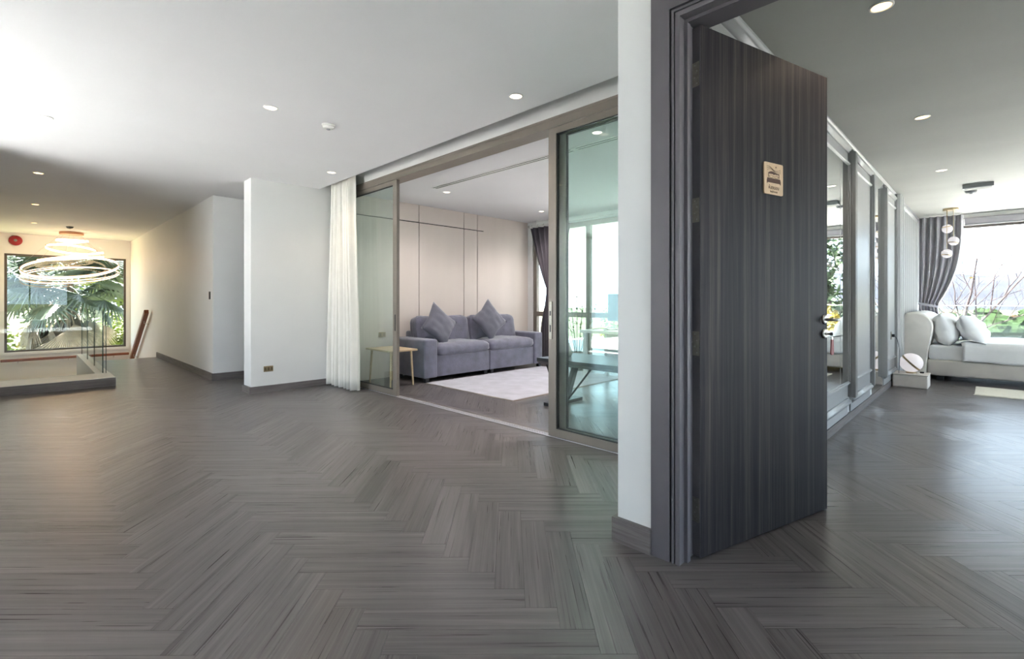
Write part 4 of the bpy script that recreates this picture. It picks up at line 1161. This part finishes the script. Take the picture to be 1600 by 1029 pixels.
# trees seen in the bedroom mirrors and beside the balcony
leafy_tree('terrace_tree', (19.5, -2.05, -5.0), 'dense green tree beside the balcony seen in the mirrors', 'tree', 9.4, 1.6, 'leaf_green', 3000, .24, 7)
leafy_tree('terrace_tree', (22.5, -7.2, -5.5), 'second green tree beyond the balcony', 'tree', 9.6, 2.5, 'leaf_green', 2400, .28, 8)
leafy_tree('terrace_shrub', (16.9, -1.75, -3.4), 'yellow flowering shrub beside the balcony seen in the mirrors', 'shrub', 5.2, 1.15, 'leaf_yellow', 2400, .16, 9)
leafy_tree('garden_shrub', (13.6, 8.9, -3.2), 'yellow-green bush tip outside the sitting room window', 'shrub', 4.6, .9, 'leaf_lime', 1200, .16, 10)

# bare tree in front of the bedroom window
bt = thing('bare_tree', (15.2, .75, -3.2), 'bare branching tree outside the bedroom window', 'tree')
rnd = random.Random(21)
def branch(mb, p, d, L, r, depth):
    pts = [p]; q = Vector(p); dd = Vector(d).normalized(); n = 5
    for i in range(n):
        dd = (dd + Vector((rnd.gauss(0, .05), rnd.gauss(0, .11), rnd.gauss(.03, .09)))).normalized()
        q = q + dd*L/n; pts.append(q.copy())
    mb.tube(pts, [r*(1-.55*i/n) for i in range(n+1)], 5 if depth > 1 else 6)
    if depth < 4:
        for i in range(1, n+1):
            if rnd.random() < (.75 if depth < 3 else .5):
                a = rnd.choice((-1, 1))*rnd.uniform(.35, .8)
                nd = Vector((dd.x+rnd.gauss(0, .25), dd.y*math.cos(a)-dd.z*math.sin(a), dd.z*math.cos(a)+dd.y*math.sin(a)))
                if nd.z < -.05: nd.z = .1
                branch(mb, pts[i], nd, L*rnd.uniform(.45, .7), r*(1-.55*i/n)*.62, depth+1)
tr = MB().tube([(15.2, .75, -3.2), (15.18, .72, -1.6), (15.15, .66, -.3), (15.1, .58, .2)], [.11, .09, .065, .05], 8).build('trunk', 'twig', bt)
for st0, d0, L0, r0 in (((15.1, .50, .25), (0, -.28, .95), 1.9, .03), ((15.15, .60, .05), (.1, .14, 1), 1.35, .019), ((15.1, .42, .33), (-.05, -.95, .75), 1.3, .021), ((15.1, .55, .1), (0, .02, 1), 1.6, .018), ((15.1, .47, .3), (-.05, -.6, .8), 1.9, .032)):
    mb = MB(); mb.tube([(15.1, .58, .2), st0], [.035, r0*1.1], 6)
    branch(mb, st0, d0, L0, r0, 1); mb.build('branch', 'twig', bt)
lv_ = MB()
leaf_cloud(rnd, [((15.1, .2, .8), (.2, .7, .8)), ((15.1, .5, 1.7), (.2, .2, .2))], 14, .07, lv_).build('leaves', 'leaf_yellow', bt)['kind'] = 'stuff'

# valley trees and houses
tm = []
for k in range(4):
    bm = bmesh.new(); bmesh.ops.create_icosphere(bm, subdivisions=3, radius=1)
    rr = random.Random(50+k)
    for v in bm.verts: v.co *= rr.uniform(.78, 1.12); v.co.z *= .8
    me = bpy.data.meshes.new('crown'); bm.to_mesh(me); bm.free(); me.materials.append(MATS['leaf_far']); tm.append(me)
trm = make_mesh(MB().tube([(0, 0, -1.5), (0, 0, 0)], [.16, .12], 6), 'trunk', 'bark')
rnd = random.Random(33)
hs = [(330, 14, 16, 9, 4), (420, 3, 20, 10, 5), (520, 28, 18, 10, 5), (610, -8, 22, 12, 5), (380, 25, 14, 9, 4), (700, 40, 24, 12, 6), (460, -14, 16, 9, 4.5)]
taken = [(h[0], h[1], 16) for h in hs]; i = -1
while i < 39:
    x = 210*math.exp(rnd.uniform(0, 1.35)); y = x*rnd.uniform(-.085, .09)
    s = rnd.uniform(2.4, 4.8)*(1 if i % 3 else 1.5)
    z = gh(x, y)
    if any(math.hypot(x-a, y-b) < (s*1.15+c) for a, b, c in taken): 
        if rnd.random() < .97: continue
        else: x += 300; y = x*rnd.uniform(-.09, .09); z = gh(x, y)
        if any(math.hypot(x-a, y-b) < (s*1.15+c) for a, b, c in taken): continue
    i += 1; taken.append((x, y, s*1.15))
    t = thing('valley_tree', (x, y, z), 'small round green tree among the trees of the valley', 'tree', 'trees scattered in the valley')
    for me, nm in ((tm[i % 4], 'crown'), (trm, 'trunk')):
        o = bpy.data.objects.new(nm, me); C.objects.link(o); o.parent = t
        o.scale = (s, s, s); o.location = (0, 0, s*1.35); o.rotation_euler = (0, 0, rnd.uniform(0, 6))
hlab = ['nearest pale house in the valley', 'pale house in the middle of the valley', 'pale house left in the valley under the hills', 'wide pale house right in the valley', 'small pale house left behind the bare tree', 'farthest pale house in the valley', 'small pale house at the right edge of the valley']
for (x, y, w, d, h), lb in zip(hs, hlab):
    z = gh(x, y); t = thing('valley_house', (x, y, z), lb, 'house', 'houses in the valley')
    wl = MB().box(x-d/2, x+d/2, y-w/2, y+w/2, z, z+h).build('wall', 'far_wall', t)
    MB().prism([(x-d/2-1, z+h), (x+d/2+1, z+h), (x, z+h+2.6)], 'y', y-w/2-1, y+w/2+1) if False else None
    r = MB(); r.add([(x-d/2-1, y-w/2-1, z+h), (x+d/2+1, y-w/2-1, z+h), (x+d/2+1, y+w/2+1, z+h), (x-d/2-1, y+w/2+1, z+h), (x, y-w/2-1, z+h+2.6), (x, y+w/2+1, z+h+2.6)],
                    [(0, 1, 2, 3), (0, 3, 5, 4), (1, 4, 5, 2), (0, 4, 1), (3, 2, 5)])
    r.build('roof', 'far_roof', t)
    for k in range(3):
        yy = y-w/2+w*(k+.5)/3
        MB().box(x-d/2-.05, x-d/2, yy-.7, yy+.7, z+1.2, z+2.8).build('window', 'gasket', t)
